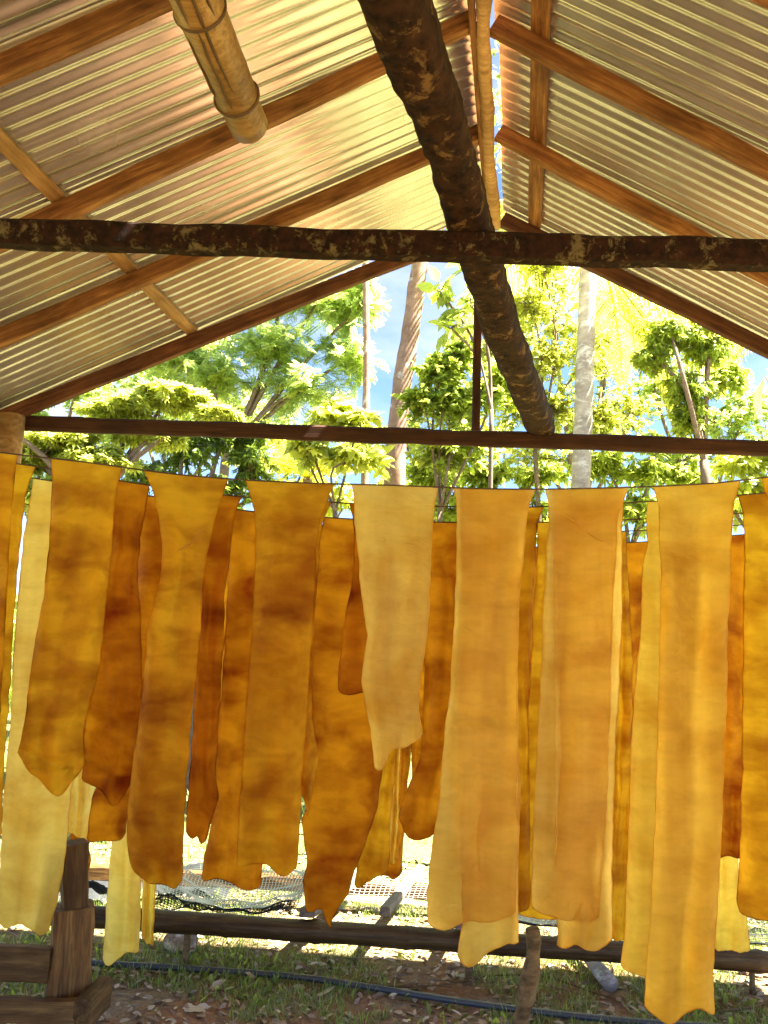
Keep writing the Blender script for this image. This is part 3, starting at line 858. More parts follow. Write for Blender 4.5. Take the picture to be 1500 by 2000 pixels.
rubber('E', [(135, 1000), (150, 1400), (137, 1650), (142, 1720)], [(215, 1008), (200, 1400), (168, 1640), (178, 1680), (172, 1720)], [1700, 1712, 1706], 'rub_brown', 'brown rubber scrap dangling beside the trestle top')
rubber('E', [(228, 1010), (238, 1300), (222, 1600), (212, 1720), (199, 1900)], [(318, 1024), (310, 1300), (284, 1600), (275, 1720), (271, 1880)], [1882, 1880, 1868, 1860, 1862], 'rub_cream',
       'long bright yellow sheet hanging free in front of the bamboo rail at left', wave=0.03)
rubber('E', [(735, 1060), (760, 1500), (742, 1640), (734, 1730)], [(830, 1066), (800, 1500), (786, 1660), (784, 1730)], [1706, 1712, 1718, 1714], 'rub_brown', 'crumpled orange scrap of rubber low behind the thin bright strip', wave=0.03)
rubber('E', [(1205, 1061), (1212, 1200), (1206, 1400), (1200, 1700)], [(1300, 1056), (1290, 1300), (1270, 1700)], [1690, 1695], 'rub_brown', 'dark orange sheet far back left of the longest sheet')
rubber('E', [(1396, 1048), (1410, 1300), (1402, 1700)], [(1480, 1042), (1470, 1400), (1455, 1700)], [1680, 1672, 1676, 1684], 'rub_brown', 'dark red sheet far back between the longest sheet and the right-edge sheet')
rubber('E', [(392, 1034), (405, 1400), (395, 1640)], [(485, 1046), (480, 1400), (450, 1640)], [1600, 1612, 1606], 'rub_brown', 'dark sheet far back in the slit left of the red-brown sheet')
rubber('E', [(585, 1053), (590, 1300), (598, 1560)], [(668, 1058), (665, 1300), (640, 1560)], [1545, 1530, 1538], 'rub_brown', 'dark sheet far back in the slit right of the horizontally stained sheet')
rubber('E', [(788, 1065), (800, 1300), (806, 1560)], [(872, 1068), (868, 1300), (850, 1560)], [1540, 1556, 1548], 'rub_brown', 'dark sheet far back in the slit right of the ragged short sheet')
rubber('E', [(1000, 1068), (1005, 1400), (1002, 1700)], [(1085, 1067), (1082, 1400), (1070, 1700)], [1690, 1700, 1694], 'rub_brown', 'dark sheet far back in the slit left of the folded pale sheet')
rubber('F', [(270, 1040), (285, 1400), (280, 1700), (274, 1870)], [(345, 1048), (330, 1400), (305, 1700), (298, 1870)], [1832, 1842, 1846], 'rub_pale', 'small pale sheet end hanging right of the long bright yellow sheet')
rubber('F', [(1385, 1070), (1392, 1400), (1395, 1700), (1394, 1880)], [(1470, 1065), (1452, 1500), (1442, 1700), (1460, 1800), (1467, 1880)], [1854, 1858, 1856, 1862], 'rub_pale', 'pale sheet end low between the longest sheet and the right edge')

crease(f6, [(1074, 993), (1100, 1005), (1125, 1022), (1150, 1042), (1175, 1056), (1198, 1060)], 0.0035, 'rub_cream')
crease(f2, [(400, 1035), (380, 1055), (362, 1068), (345, 1076)], 0.004, 'rub_cream')

# ------------------------------------------------------------------ wooden trestle at the lower left
tb = P(128, 2010, 3.55)
tr = thing('wooden_trestle', 'old dark timber trestle standing behind the long pale yellow sheet', 'trestle', (tb.x, 3.55, 0))
px_ = P(128, 1850, 3.55)
pz0 = Vector((P(130, 2015, 3.55).x, 3.55, -0.05)); pz1 = Vector((P(143, 1780, 3.55).x, 3.55, P(143, 1770, 3.55).z))
beam('post', pz0, pz1, 0.17, 0.12, 'post_wood', tr, up=(0.5, -1, 0), segs=10, jit=0.012)
pt = Vector((P(145, 1650, 3.55).x, 3.55, P(145, 1645, 3.55).z))
beam('post_head', pz1 + Vector((0, 0.01, -0.005)), pt, 0.10, 0.11, 'post_wood', tr, up=(0.6, -1, 0), jit=0.008)
y_r = 3.48
a, b = P(-120, 1878, y_r), P(100, 1882, y_r)
beam('rail', a, b, 0.05, 0.135, 'post_wood', tr, jit=0.008)
y_r = 3.43
a, b = P(-120, 1972, y_r), P(150, 1974, y_r)
beam('lower_rail', a, b, 0.05, 0.085, 'post_wood', tr, jit=0.008)
a = P(165, 1975, 3.43); 
beam('end_block', a + Vector((0.0, -0.03, 0)), a + Vector((0.02, 0.16, 0.01)), 0.07, 0.12, 'post_wood', tr, jit=0.01)

# ------------------------------------------------------------------ bamboo rail, stick, netting rack behind
YB = 4.62
rail = thing('bamboo_rail', 'long dark bamboo rail running low behind the hanging sheets', 'bamboo rail', P(760, 1810, YB))
a, b = P(150, 1788, YB), P(1640, 1888, YB)
u = (b - a).normalized(); a = a - u * 0.3
bamboo_pipe('culm', a, b, 0.058, 0.054, [0.06, 0.16, 0.25, 0.36, 0.47, 0.585, 0.69, 0.80, 0.90], 'old_bamboo', rail, 14)
for t in (0.2, 0.55, 0.9):
    q = a.lerp(b, t)
    tube('peg', [q + Vector((0, 0.085, -0.6)), q + Vector((0, 0.075, 0.02))], 0.02, 'stick', rail, 8, 0.008)
q0 = [P(1039, 1812, 3.62), P(1043, 1850, 3.62), P(1036, 1905, 3.62), P(1027, 1950, 3.62), P(1014, 2000, 3.62), P(1004, 2060, 3.62)]
st = tube('crooked_stick', resample(q0, 20), [0.026, 0.030, 0.033, 0.034, 0.033, 0.031, 0.031, 0.032, 0.033, 0.034, 0.035, 0.035, 0.034, 0.034, 0.036, 0.037, 0.037, 0.036, 0.036, 0.036], 'stick', None, 12, 0.014, 6)
tag(st, 'crooked upright bark stick planted in front of the bamboo rail', 'stick')
YBK = 5.75
back_rail = beam('timber_rail', P(130, 1700, YBK), P(1700, 1790, YBK), 0.09, 0.085, 'post_wood', None, segs=20, jit=0.012)
tag(back_rail, 'dark timber rail under the netting far behind the bamboo rail', 'rail')
def plank(p0, p1, w, h, mat, label):
    o = beam('plank', p0, p1, w, h, mat, None, segs=6, jit=0.006)
    return tag(o, label, 'plank', 'planks of the low netting rack')
def rackz(px, py, y): return P(px, py, y)
plank(P(752, 1780, 4.52), P(822, 1695, 5.95), 0.055, 0.05, 'grey_wood', 'weathered grey plank laid across the bamboo rail under the net')
plank(P(600, 1782, 4.60), P(700, 1712, 5.9), 0.09, 0.05, 'grey_wood', 'plank hidden behind the pointed torn tail')
plank(P(900, 1808, 4.56), P(938, 1722, 5.9), 0.06, 0.04, 'grey_wood', 'short plank end on the bamboo rail below the creased sheet')

# netting: strands of a sagging net between bamboo rail and timber rail
def net_object(name, corner_fn, nu, nv, r, mat, label):
    parts = []
    for i in range(nu + 1):
        pts = [corner_fn(i / nu, j / 12) for j in range(13)]
        parts.append(tube_data(pts, r, 3, 0, 0, False))
    for j in range(nv + 1):
        pts = [corner_fn(i / 24, j / nv) for i in range(25)]
        parts.append(tube_data(pts, r, 3, 0, 0, False))
    V, Fc = join_data(parts)
    o = link_mesh(name, V, Fc, mat)
    return tag(o, label, 'net')
def net1(u, v):
    p = P(600 + 330 * u, 1772 + 12 * u, 4.68).lerp(P(640 + 330 * u, 1690 + 20 * u, 5.85), v)
    return p + Vector((0, 0, -0.05 * math.sin(math.pi * v) + 0.02 * mnoise.noise(Vector((u * 6, v * 5, 1)))))
net_object('garden_net', net1, 34, 24, 0.0013, 'net_pale', 'pale netting stretched over the rack behind the pointed torn tail')
def net2(u, v):
    p = P(300 + 270 * u, 1770 + 16 * u, 4.70).lerp(P(330 + 290 * u, 1685 + 12 * u, 5.9), v)
    return p + Vector((0, 0, -0.10 * math.sin(math.pi * u) * math.sin(math.pi * v) + 0.05 * mnoise.noise(Vector((u * 5, v * 6, 4)))))
net_object('garden_net', net2, 44, 44, 0.0026, 'net', 'dark sagging netting on the rack below the amber sheets')
def net3(u, v):
    p = P(1000 + 500 * u, 1800 + 50 * u, 4.72).lerp(P(1020 + 480 * u, 1725 + 30 * u, 5.85), v)
    return p + Vector((0, 0, -0.06 * math.sin(math.pi * v) + 0.03 * mnoise.noise(Vector((u * 6, v * 5, 8)))))
net_object('garden_net', net3, 40, 36, 0.0024, 'net', 'dark netting on the rack behind the folded pale sheet')
# crumpled grey sheeting on the rack
def crumple(name, c, sx, sy, h, mat, label, cat, seed):
    n = 22
    V, Fc = [], []
    for j in range(n + 1):
        for i in range(n + 1):
            u, v = i / n - 0.5, j / n - 0.5
            z = h * (0.9 - 2.2 * (u * u + v * v)) + 0.35 * h * mnoise.noise(Vector((u * 7, v * 7, seed))) + 0.15 * h * mnoise.noise(Vector((u * 19, v * 19, seed)))
            V.append(c + Vector((u * sx, v * sy, max(z, -0.02))))
    for j in range(n):
        for i in range(n):
            Fc.append((j * (n + 1) + i, j * (n + 1) + i + 1, (j + 1) * (n + 1) + i + 1, (j + 1) * (n + 1) + i))
    return tag(link_mesh(name, V, Fc, mat, None, True), label, cat)
crumple('plastic_sheeting', P(385, 1715, 6.2) + Vector((0, 0, -0.05)), 0.55, 0.6, 0.13, 'tarp', 'crumpled grey plastic sheeting on the rack behind the stained amber sheet', 'sheeting', 2.0)
crumple('plastic_sheeting', P(190, 1716, 6.0) + Vector((0, 0, -0.08)), 0.7, 0.8, 0.14, 'tarp', 'grey plastic sheeting glimpsed right of the trestle', 'sheeting', 7.0)

# ------------------------------------------------------------------ pipe and ground clutter
pl = [(150, 1880), (350, 1891), (560, 1906), (700, 1925), (850, 1949), (1000, 1970), (1150, 1987), (1300, 2000), (1550, 2014)]
pts = [G(x, y, 0.028) for x, y in pl]
pipe = tube('water_pipe', resample(pts, 50), 0.0165, 'pipe', None, 14)
tag(pipe, 'black plastic water pipe lying on the ground across the shed edge', 'pipe')
pipe_pts = resample(pts, 50)

def husk(c, rx, ry, rz, rot, label, cat='coconut husk', name='coconut_husk'):
    V, Fc = [], []
    nu, nv = 18, 10
    for j in range(nv + 1):
        th = math.pi * j / nv
        for i in range(nu):
            ph = 2 * math.pi * i / nu
            p = Vector((rx * math.cos(th), ry * math.sin(th) * math.cos(ph), rz * math.sin(th) * math.sin(ph)))
            k = 1 + 0.12 * mnoise.noise(p * 22) + 0.10 * math.cos(3 * ph) * math.sin(th)
            if p.z > rz * 0.25:
                p.z = rz * 0.25 - (p.z - rz * 0.25) * 0.5      # open hollow half
            p *= k
            V.append(Matrix.Rotation(rot, 3, 'Z') @ Matrix.Rotation(R(35), 3, 'X') @ p + c)
    for j in range(nv):
        for i in range(nu):
            Fc.append((j * nu + i, j * nu + (i + 1) % nu, (j + 1) * nu + (i + 1) % nu, (j + 1) * nu + i))
    return tag(link_mesh(name, V, Fc, 'husk', None, True), label, cat)
husk(G(352, 1840, 0.05) , 0.11, 0.075, 0.07, R(-20), 'pale split coconut husk on the ground right of the bright yellow sheet')
a = G(1192, 1922, 0.05)
stub = tube('log_stub', resample([a, a + Vector((-0.03, 0.30, 0.02)), a + Vector((-0.08, 0.65, 0.06))], 12), 0.042, 'trunk_pale', None, 12, 0.01, 2)
tag(stub, 'short pale log stub lying on the grass below the bamboo rail', 'log')
def stick_on_ground(pp_, r, label):
    pts = [G(x, y, 0.02) for x, y in pp_]
    o = tube('fallen_twig', resample(pts, 14), [r * (1 - 0.5 * i / 13) for i in range(14)], 'stick', None, 6, 0.004, 3)
    return tag(o, label, 'twig', 'twigs fallen on the ground')
stick_on_ground([(1060, 1905), (960, 1905), (890, 1920), (780, 1928), (700, 1915)], 0.006, 'long curved fallen twig beyond the pipe in the middle')
stick_on_ground([(1080, 1910), (1150, 1935), (1200, 1950)], 0.007, 'thin fallen twig right of the crooked stick')
stick_on_ground([(1400, 1975), (1465, 1968), (1500, 1955)], 0.009, 'forked fallen twig beside the right photo edge')
stick_on_ground([(300, 1985), (330, 1945), (345, 1940)], 0.004, 'tiny fallen twig in front of the pipe at left')

# ------------------------------------------------------------------ leaves
def leaf_template(w=0.4, droop=0.12, fold=0.08):
    x = [0, 0.3, 0.68, 1.0]
    z = [0, -droop * 0.1, -droop * 0.45, -droop]
    hw = [0.0, 0.5 * w, 0.38 * w, 0.0]
    V = np.array([(0, 0, 0), (x[1], 0, z[1]), (x[2], 0, z[2]), (1, 0, z[3]),
                  (x[1], hw[1], z[1] + fold * w), (x[2], hw[2], z[2] + fold * w), (x[1], -hw[1], z[1] + fold * w), (x[2], -hw[2], z[2] + fold * w)])
    Q_ = np.array([(0, 1, 4), (1, 2, 5), (1, 5, 4), (2, 3, 5), (0, 6, 1), (1, 7, 2), (1, 6, 7), (2, 7, 3)])
    return V, Q_
def blade_template(w=0.06):
    V = np.array([(0, -w / 2, 0), (0, w / 2, 0), (0.55, -w * .4, 0.02), (0.55, w * .4, 0.02), (1, 0, -0.08)])
    return V, np.array([(0, 2, 1), (1, 2, 3), (2, 4, 3)])
def pinnate_template(n=9, L=1.0, ll=0.26, w=0.42):
    Vs, Qs, off = [], [], 0
    for k in range(n):
        t = (k + 1) / n
        for s in (-1, 1):
            b = np.array([t * L, 0, -0.18 * t * t])
            d = np.array([0.35, s, -0.12]); d /= np.linalg.norm(d)
            p = np.array([-d[1], d[0], 0]) * w * ll / 2
            e = ll * (1 - 0.35 * abs(2 * t - 1))
            Vs += [b, b + d * e * .5 + p, b + d * e, b + d * e * .5 - p]
            Qs += [(off, off + 1, off + 2), (off, off + 2, off + 3)]
            off += 4
    return np.array(Vs), np.array(Qs)
def palmate_template(n=7, w=0.24):
    Vs, Qs, off = [], [], 0
    for k in range(n):
        an = (k - (n - 1) / 2) * 0.62
        l_ = 1.0 - 0.10 * abs(k - (n - 1) / 2)
        d = np.array([math.cos(an), math.sin(an), 0]); p = np.array([-d[1], d[0], 0])
        b = np.array([0.0, 0, 0])
        Vs += [b, b + d * .55 * l_ + p * w * .5 + [0, 0, -.03], b + d * l_ + [0, 0, -0.18], b + d * .55 * l_ - p * w * .5 + [0, 0, -.03]]
        Qs += [(off, off + 1, off + 2), (off, off + 2, off + 3)]
        off += 4
    return np.array(Vs), np.array(Qs)
def scatter(template, pos, az, pitch, roll, size):
    Vt, Qt = template
    n = len(pos)
    ca, sa, cp_, sp, cr_, sr = np.cos(az), np.sin(az), np.cos(pitch), np.sin(pitch), np.cos(roll), np.sin(roll)
    X = np.stack([ca * cp_, sa * cp_, sp], 1)
    Yv = np.stack([-sa, ca, np.zeros(n)], 1)
    Z = np.cross(X, Yv)
    Y2 = Yv * cr_[:, None] + Z * sr[:, None]
    Z2 = np.cross(X, Y2)
    v = Vt[None, :, :] * size[:, None, None]
    W = v[..., 0:1] * X[:, None] + v[..., 1:2] * Y2[:, None] + v[..., 2:3] * Z2[:, None] + pos[:, None]
    Qa = Qt[None] + (np.arange(n) * len(Vt))[:, None, None]
    return W.reshape(-1, 3), Qa.reshape(-1, Qt.shape[1])

TPL = {'oval': leaf_template(0.42, 0.15), 'broad': leaf_template(0.55, 0.22, 0.12), 'slim': leaf_template(0.26, 0.2), 'pinnate': pinnate_template(),
       'palmate': palmate_template(), 'blade': blade_template()}

def make_tree(name, label, base, fork, trunk_r, trunk_mat, clumps, tpl, leaf_mat, leaf_size, per_twig, twigs, seed, group=None, cat='tree', twig_r=0.012, droop=0.5, shrub=False, stem_name='trunk', up=False):
    """clumps: (centre, radius xyz). Limbs run from the fork to each clump, twigs fan out inside it, leaves sit on the twigs"""
    g = np.random.default_rng(seed)
    base, fork = Vector(base), Vector(fork)
    t = thing(name, label, cat, base, group)
    parts = []
    mid = base.lerp(fork, 0.5) + Vector((g.normal() * 0.05, g.normal() * 0.05, 0))
    parts.append(tube_data(resample([base, mid, fork], 14), [trunk_r * (1.15 - 0.45 * i / 13) for i in range(14)], 10, trunk_r * 0.15, seed))
    LP, LD = [], []
    for (c, rad_, nt) in clumps:
        c = Vector(c)
        m_ = fork.lerp(c, 0.5) + Vector((g.normal() * 0.12, g.normal() * 0.12, 0.12))
        parts.append(tube_data(resample([fork, m_, c], 8), [max(trunk_r * 0.5 * (1 - 0.6 * i / 7), twig_r) for i in range(8)], 6, 0, 0, False))
        for k in range(int(nt * twigs)):
            d = g.normal(size=3); d /= np.linalg.norm(d)
            rr_ = g.random() ** 0.45
            e = np.array(c) + d * np.array(rad_) * rr_
            s0 = np.array(c) + d * np.array(rad_) * rr_ * 0.35 * g.random()
            mm = (s0 + e) / 2 + g.normal(size=3) * 0.08 * np.array(rad_)
            mm[2] += 0.15 * rad_[2]
            pl_ = resample([s0, mm, e], 5)
            parts.append(tube_data(pl_, [twig_r * .6, twig_r * .5, twig_r * .4, twig_r * .3, twig_r * .2], 4, 0, 0, False))
            dirn = math.atan2(e[1] - s0[1], e[0] - s0[0])
            for q in range(per_twig):
                f = 0.25 + 0.75 * g.random()
                kk = min(int(f * 4), 3); ff = f * 4 - kk
                p = pl_[kk].lerp(pl_[kk + 1], min(ff, 1.0))
                LP.append(tuple(p)); LD.append(dirn)
    V, Fc = join_data(parts)
    link_mesh(stem_name, V, Fc, trunk_mat, t, True)
    LP = np.array(LP); n = len(LP)
    az = np.array(LD) + g.normal(size=n) * 1.1
    pit = (-droop + g.normal(size=n) * 0.45) if not up else (0.5 + g.normal(size=n) * 0.4)
    W, Qa = scatter(TPL[tpl], LP, az, pit, g.normal(size=n) * 0.6, leaf_size * g.uniform(0.6, 1.25, n))
    link_np('crown', W, Qa, leaf_mat, t)
    return t

def gp(px, Y):
    """the ground point under a pixel column at depth Y"""
    q = P(px, 1300, Y); return Vector((q.x, Y, -0.05))
def rpx(Y, px): return px / FPX * Y * 1.03
TG = 'trees and shrubs beyond the shed'
def clump(px, py, Y, wpx, hpx, n, dz=None):
    return (P(px, py, Y), (rpx(Y, wpx), rpx(Y, dz or (wpx + hpx) / 2), rpx(Y, hpx)), n)

# leaning mottled trunk
def bare_trunk(name, label, pts, rad_, mat, crown=None):
    t = thing(name, label, 'tree', pts[0], TG)
    tube('trunk', resample(pts, 30), [rad_[0] + (rad_[1] - rad_[0]) * i / 29 for i in range(30)], mat, t, 14, rad_[1] * 0.14, 5)
    if crown:
        g = np.random.default_rng(int(pts[0][0] * 100) % 97 + 3)
        c, r3, n, tpl, mat_l, size = crown
        d = g.normal(size=(n, 3)); d /= np.linalg.norm(d, axis=1)[:, None]
        pos = np.array(c) + d * np.array(r3) * (g.random(n) ** 0.4)[:, None]
        W, Qa = scatter(TPL[tpl], pos, g.random(n) * 6.28, -0.4 + g.normal(size=n) * .5, g.normal(size=n) * .6, size * g.uniform(.6, 1.2, n))
        link_np('crown', W, Qa, mat_l, t)
    return t
Y = 9.0
bare_trunk('leaning_tree', 'leaning mottled pinkish trunk seen left of the bark-covered log',
           [gp(745, Y), P(765, 1180, Y), P(772, 900, Y), P(785, 760, Y), P(803, 640, Y), P(818, 530, Y), P(860, 300, Y)], (0.14, 0.10), 'trunk_pink',
           (P(860, 250, Y), (1.6, 1.6, 0.8), 900, 'oval', 'leaf_mid', 0.16))
Y = 12.5
bare_trunk('slender_tree', 'very thin pale straight trunk left of the leaning trunk', [gp(712, Y), P(713, 900, Y), P(716, 700, Y), P(714, 540, Y), P(716, 330, Y)], (0.07, 0.05), 'trunk_pink',
           (P(716, 280, Y), (1.5, 1.5, 0.9), 700, 'pinnate', 'leaf_feather', 0.3))

# palm with pale trunk
def palm(name, label, base, top, r0, r1, fronds, mat_t, seed, flen=3.2):
    g = np.random.default_rng(seed)
    t = thing(name, label, 'palm', base, TG)
    pts = resample([base, base.lerp(top, 0.5) + Vector((0.03, 0, 0)), top], 60)
    tube('trunk', pts, [(r0 + (r1 - r0) * i / 59) * (1.0 + (0.03 if i % 3 == 0 else 0)) for i in range(60)], mat_t, t, 14, r1 * 0.06, seed)
    for (az, el, length, bend) in fronds:
        d = Vector((math.cos(az) * math.cos(el), math.sin(az) * math.cos(el), math.sin(el)))
        p = top.copy(); pl_ = [p.copy()]
        n = 26
        for i in range(n):
            el_i = el - bend * (i / n) ** 1.1
            d = Vector((math.cos(az) * math.cos(el_i), math.sin(az) * math.cos(el_i), math.sin(el_i)))
            p = p + d * (length / n); pl_.append(p.copy())
        parts = [tube_data(pl_, [0.022 * (1 - 0.85 * i / n) for i in range(n + 1)], 5, 0, 0, False)]
        side = Vector((-math.sin(az), math.cos(az), 0))
        Vv, Ff = [], []
        for i in range(4, n):
            for sub in (0, 0.5):
                q = pl_[i].lerp(pl_[i + 1], sub); dd = (pl_[i + 1] - pl_[i]).normalized()
                f = (i + sub) / n
                ll = length * 0.24 * math.sin(math.pi * min(1, 0.18 + 0.80 * f)) * g.uniform(0.85, 1.1)
                for s in (-1, 1):
                    out = (side * s * 0.9 + dd * 0.75 + Vector((0, 0, -0.25 + g.normal() * 0.08))).normalized()
                    nrm = dd.cross(out).normalized()
                    wv = out.cross(nrm).normalized() * 0.017
                    m_ = q + out * ll * .5 + Vector((0, 0, -0.05 * ll)); e_ = q + out * ll + Vector((0, 0, -0.35 * ll))
                    b_ = len(Vv)
                    Vv += [q - wv * .5, q + wv * .5, m_ - wv, m_ + wv, e_]
                    Ff += [(b_, b_ + 1, b_ + 3, b_ + 2), (b_ + 2, b_ + 3, b_ + 4)]
        parts.append((Vv, Ff))
        V, Fc = join_data(parts)
        link_mesh('frond', V, Fc, 'leaf_palm', t)
    return t
Y = 8.6
top = P(1150, 500, Y)
palm('palm_tree', 'palm with pale smooth trunk and drooping yellow-green fronds right of the log', gp(1098, Y), top, 0.12, 0.10,
     [(0.35, 0.5, 3.0, 2.2), (1.1, 0.6, 3.0, 2.1), (2.2, 0.7, 3.0, 2.0), (3.2, 0.8, 3.0, 1.9), (4.1, 0.5, 3.0, 2.0), (0.0, -0.15, 2.6, 1.5), (-0.15, -0.8, 2.7, 0.8)], 'trunk_pale', 3)
Y = 14.0
palm('palm_tree', 'distant palm with feathery fronds near the right photo edge', gp(1640, Y), P(1600, 640, Y), 0.13, 0.1,
     [(k * 0.7, 0.75 - 0.25 * (k % 3), 3.6, 1.9) for k in range(9)], 'trunk_pink', 8)
Y = 11.0
palm('palm_tree', 'low fan of pale palm fronds between the dark bush and the thin trunk', gp(600, Y), P(600, 935, Y), 0.08, 0.07,
     [(k * 0.63 + 0.2, 0.95 - 0.2 * (k % 3), 1.3, 1.0) for k in range(10)], 'trunk_brown', 21)

# left feathery tree
Y = 14.0
make_tree('feathery_tree', 'tall airy tree with feathery pale green leaves left of the thin trunk', gp(420, Y), P(440, 900, Y), 0.12, 'trunk_brown',
          [clump(620, 590, Y, 110, 60, 1.2), clump(520, 680, Y, 120, 60, 1.1), clump(680, 700, Y, 70, 60, 0.8), clump(420, 740, Y, 90, 45, 0.9), clump(580, 760, Y, 130, 50, 0.7),
           clump(700, 600, Y, 60, 70, 0.7), clump(350, 700, Y, 110, 60, 1), clump(560, 480, Y, 170, 70, 1)], 'pinnate', 'leaf_feather', 0.24, 18, 60, 5, TG, twig_r=0.012, droop=0.15)
# near left layered tree
Y = 7.2
make_tree('layered_tree', 'bright yellow-green tree with layered hand-shaped leaves at left below the eave', gp(150, Y), P(170, 1000, Y), 0.07, 'trunk_brown',
          [clump(120, 860, Y, 90, 30, 1), clump(230, 800, Y, 90, 28, 1), clump(330, 775, Y, 90, 26, 1), clump(60, 900, Y, 60, 30, 0.8), clump(190, 900, Y, 90, 30, 1), clump(300, 850, Y, 90, 22, 0.7),
           clump(420, 810, Y, 60, 22, 0.5), clump(80, 960, Y, 80, 40, 0.7), clump(-40, 820, Y, 80, 60, 1)], 'palmate', 'leaf_yellow', 0.10, 26, 58, 6, TG, droop=0.25)
# dark fine-leaved bush
Y = 10.0
make_tree('dark_bush', 'dense dark green fine-leaved tree behind the layered yellow-green tree', gp(400, Y), P(400, 1050, Y), 0.10, 'trunk_brown',
          [clump(440, 850, Y, 90, 60, 1.4), clump(360, 880, Y, 90, 50, 1.2), clump(490, 910, Y, 60, 50, 1), clump(280, 930, Y, 90, 50, 1), clump(420, 960, Y, 120, 50, 1.2), clump(500, 850, Y, 40, 40, 0.6)],
          'slim', 'leaf_dark', 0.11, 34, 52, 7, TG)
# broadleaf shrubs in the middle
Y = 8.0
make_tree('broadleaf_shrub', 'broad-leaved shrub between the thin trunk and the feathery tree', gp(660, Y), P(655, 1000, Y), 0.035, 'trunk_brown',
          [clump(640, 810, Y, 60, 35, 0.8), clump(700, 830, Y, 50, 40, 0.8), clump(600, 880, Y, 60, 30, 0.7), clump(690, 900, Y, 70, 35, 0.8)], 'broad', 'leaf_yellow', 0.14, 11, 36, 9, TG, cat='shrub', droop=0.2)
Y = 8.4
make_tree('broadleaf_shrub', 'tall yellow-green shrub right of the leaning trunk', gp(860, Y), P(860, 1000, Y), 0.04, 'trunk_brown',
          [clump(860, 730, Y, 60, 45, 1), clump(900, 690, Y, 40, 40, 0.6), clump(830, 790, Y, 60, 40, 1), clump(910, 790, Y, 60, 50, 1), clump(880, 880, Y, 110, 50, 1.2), clump(970, 760, Y, 60, 60, 0.9)],
          'broad', 'leaf_mid', 0.10, 20, 56, 10, TG, cat='shrub', droop=0.1)
# sparse branch with few leaves against the sky
Y = 7.0
make_tree('sparse_tree', 'thin tree with bare twigs and a few big leaves against the sky', gp(960, Y), P(960, 800, Y), 0.03, 'trunk_brown',
          [clump(880, 640, Y, 40, 40, 0.6), clump(860, 570, Y, 45, 30, 0.7), clump(920, 600, Y, 40, 50, 0.6), clump(905, 520, Y, 50, 40, 0.6)], 'broad', 'leaf_mid', 0.17, 3, 12, 12, TG, droop=0.3)
# thin-stemmed tree in front of palm
Y = 9.5
make_tree('twiggy_tree', 'twiggy tree with many small yellow-green leaves around the pale palm trunk', gp(1040, Y), P(1045, 880, Y), 0.04, 'trunk_brown',
          [clump(1040, 600, Y, 60, 60, 1), clump(1070, 700, Y, 60, 60, 1), clump(1010, 680, Y, 45, 60, 0.7), clump(1080, 800, Y, 70, 60, 1), clump(1010, 800, Y, 60, 60, 0.8), clump(1150, 700, Y, 60, 80, 0.8), clump(1170, 820, Y, 70, 50, 0.9), clump(1060, 520, Y, 70, 50, 0.8)],
          'oval', 'leaf_yellow', 0.08, 20, 70, 13, TG, droop=0.3)
# glossy bushy tree on the right
Y = 8.2
make_tree('glossy_tree', 'bushy tree with glossy drooping leaves beneath the right roof slope', gp(1400, Y), P(1375, 900, Y), 0.07, 'trunk_brown',
          [clump(1310, 650, Y, 70, 35, 1.2), clump(1380, 680, Y, 70, 40, 1.2), clump(1280, 700, Y, 50, 35, 0.8), clump(1340, 760, Y, 60, 45, 1.1), clump(1345, 815, Y, 40, 40, 1), clump(1430, 740, Y, 40, 40, 0.7), clump(1400, 620, Y, 60, 40, 0.8)],
          'slim', 'leaf_mid', 0.105, 26, 66, 14, TG, droop=0.6)
# low shrubs on the right, above the wires
Y = 9.5
make_tree('leafy_shrub', 'tangled leafy shrub under the back beam right of the palm', gp(1230, Y), P(1230, 1080, Y), 0.05, 'trunk_brown',
          [clump(1180, 910, Y, 70, 40, 1), clump(1260, 920, Y, 80, 40, 1), clump(1350, 930, Y, 80, 40, 1), clump(1230, 1000, Y, 90, 60, 1), clump(1300, 870, Y, 60, 30, 0.7)], 'slim', 'leaf_mid', 0.13, 22, 52, 15, TG, cat='shrub')
make_tree('leafy_shrub', 'leafy shrub at the right photo edge under the back beam', gp(1470, 9.0), P(1470, 1050, 9.0), 0.05, 'trunk_brown',
          [clump(1440, 900, 9.0, 60, 40, 1), clump(1500, 880, 9.0, 60, 40, 1), clump(1450, 980, 9.0, 80, 60, 1), clump(1540, 950, 9.0, 80, 60, 1)], 'oval', 'leaf_yellow', 0.14, 16, 36, 16, TG, cat='shrub')
make_tree('leafy_shrub', 'leafy shrub behind the wires in the centre of the yard', gp(960, 10.0), P(960, 1080, 10.0), 0.05, 'trunk_brown',
          [clump(840, 930, 10, 70, 40, 1), clump(950, 930, 10, 70, 40, 1), clump(1050, 930, 10, 70, 40, 1), clump(900, 1000, 10, 120, 60, 1.2), clump(1040, 1010, 10, 100, 60, 1)], 'oval', 'leaf_mid', 0.115, 24, 48, 17, TG, cat='shrub')
make_tree('leafy_shrub', 'shrub behind the wires below the dark bush', gp(640, 12.0), P(640, 1080, 12.0), 0.05, 'trunk_brown',
          [clump(560, 980, 12, 80, 50, 1), clump(680, 980, 12, 80, 50, 1), clump(760, 960, 12, 60, 50, 1)], 'oval', 'leaf_yellow', 0.16, 14, 32, 18, TG, cat='shrub')
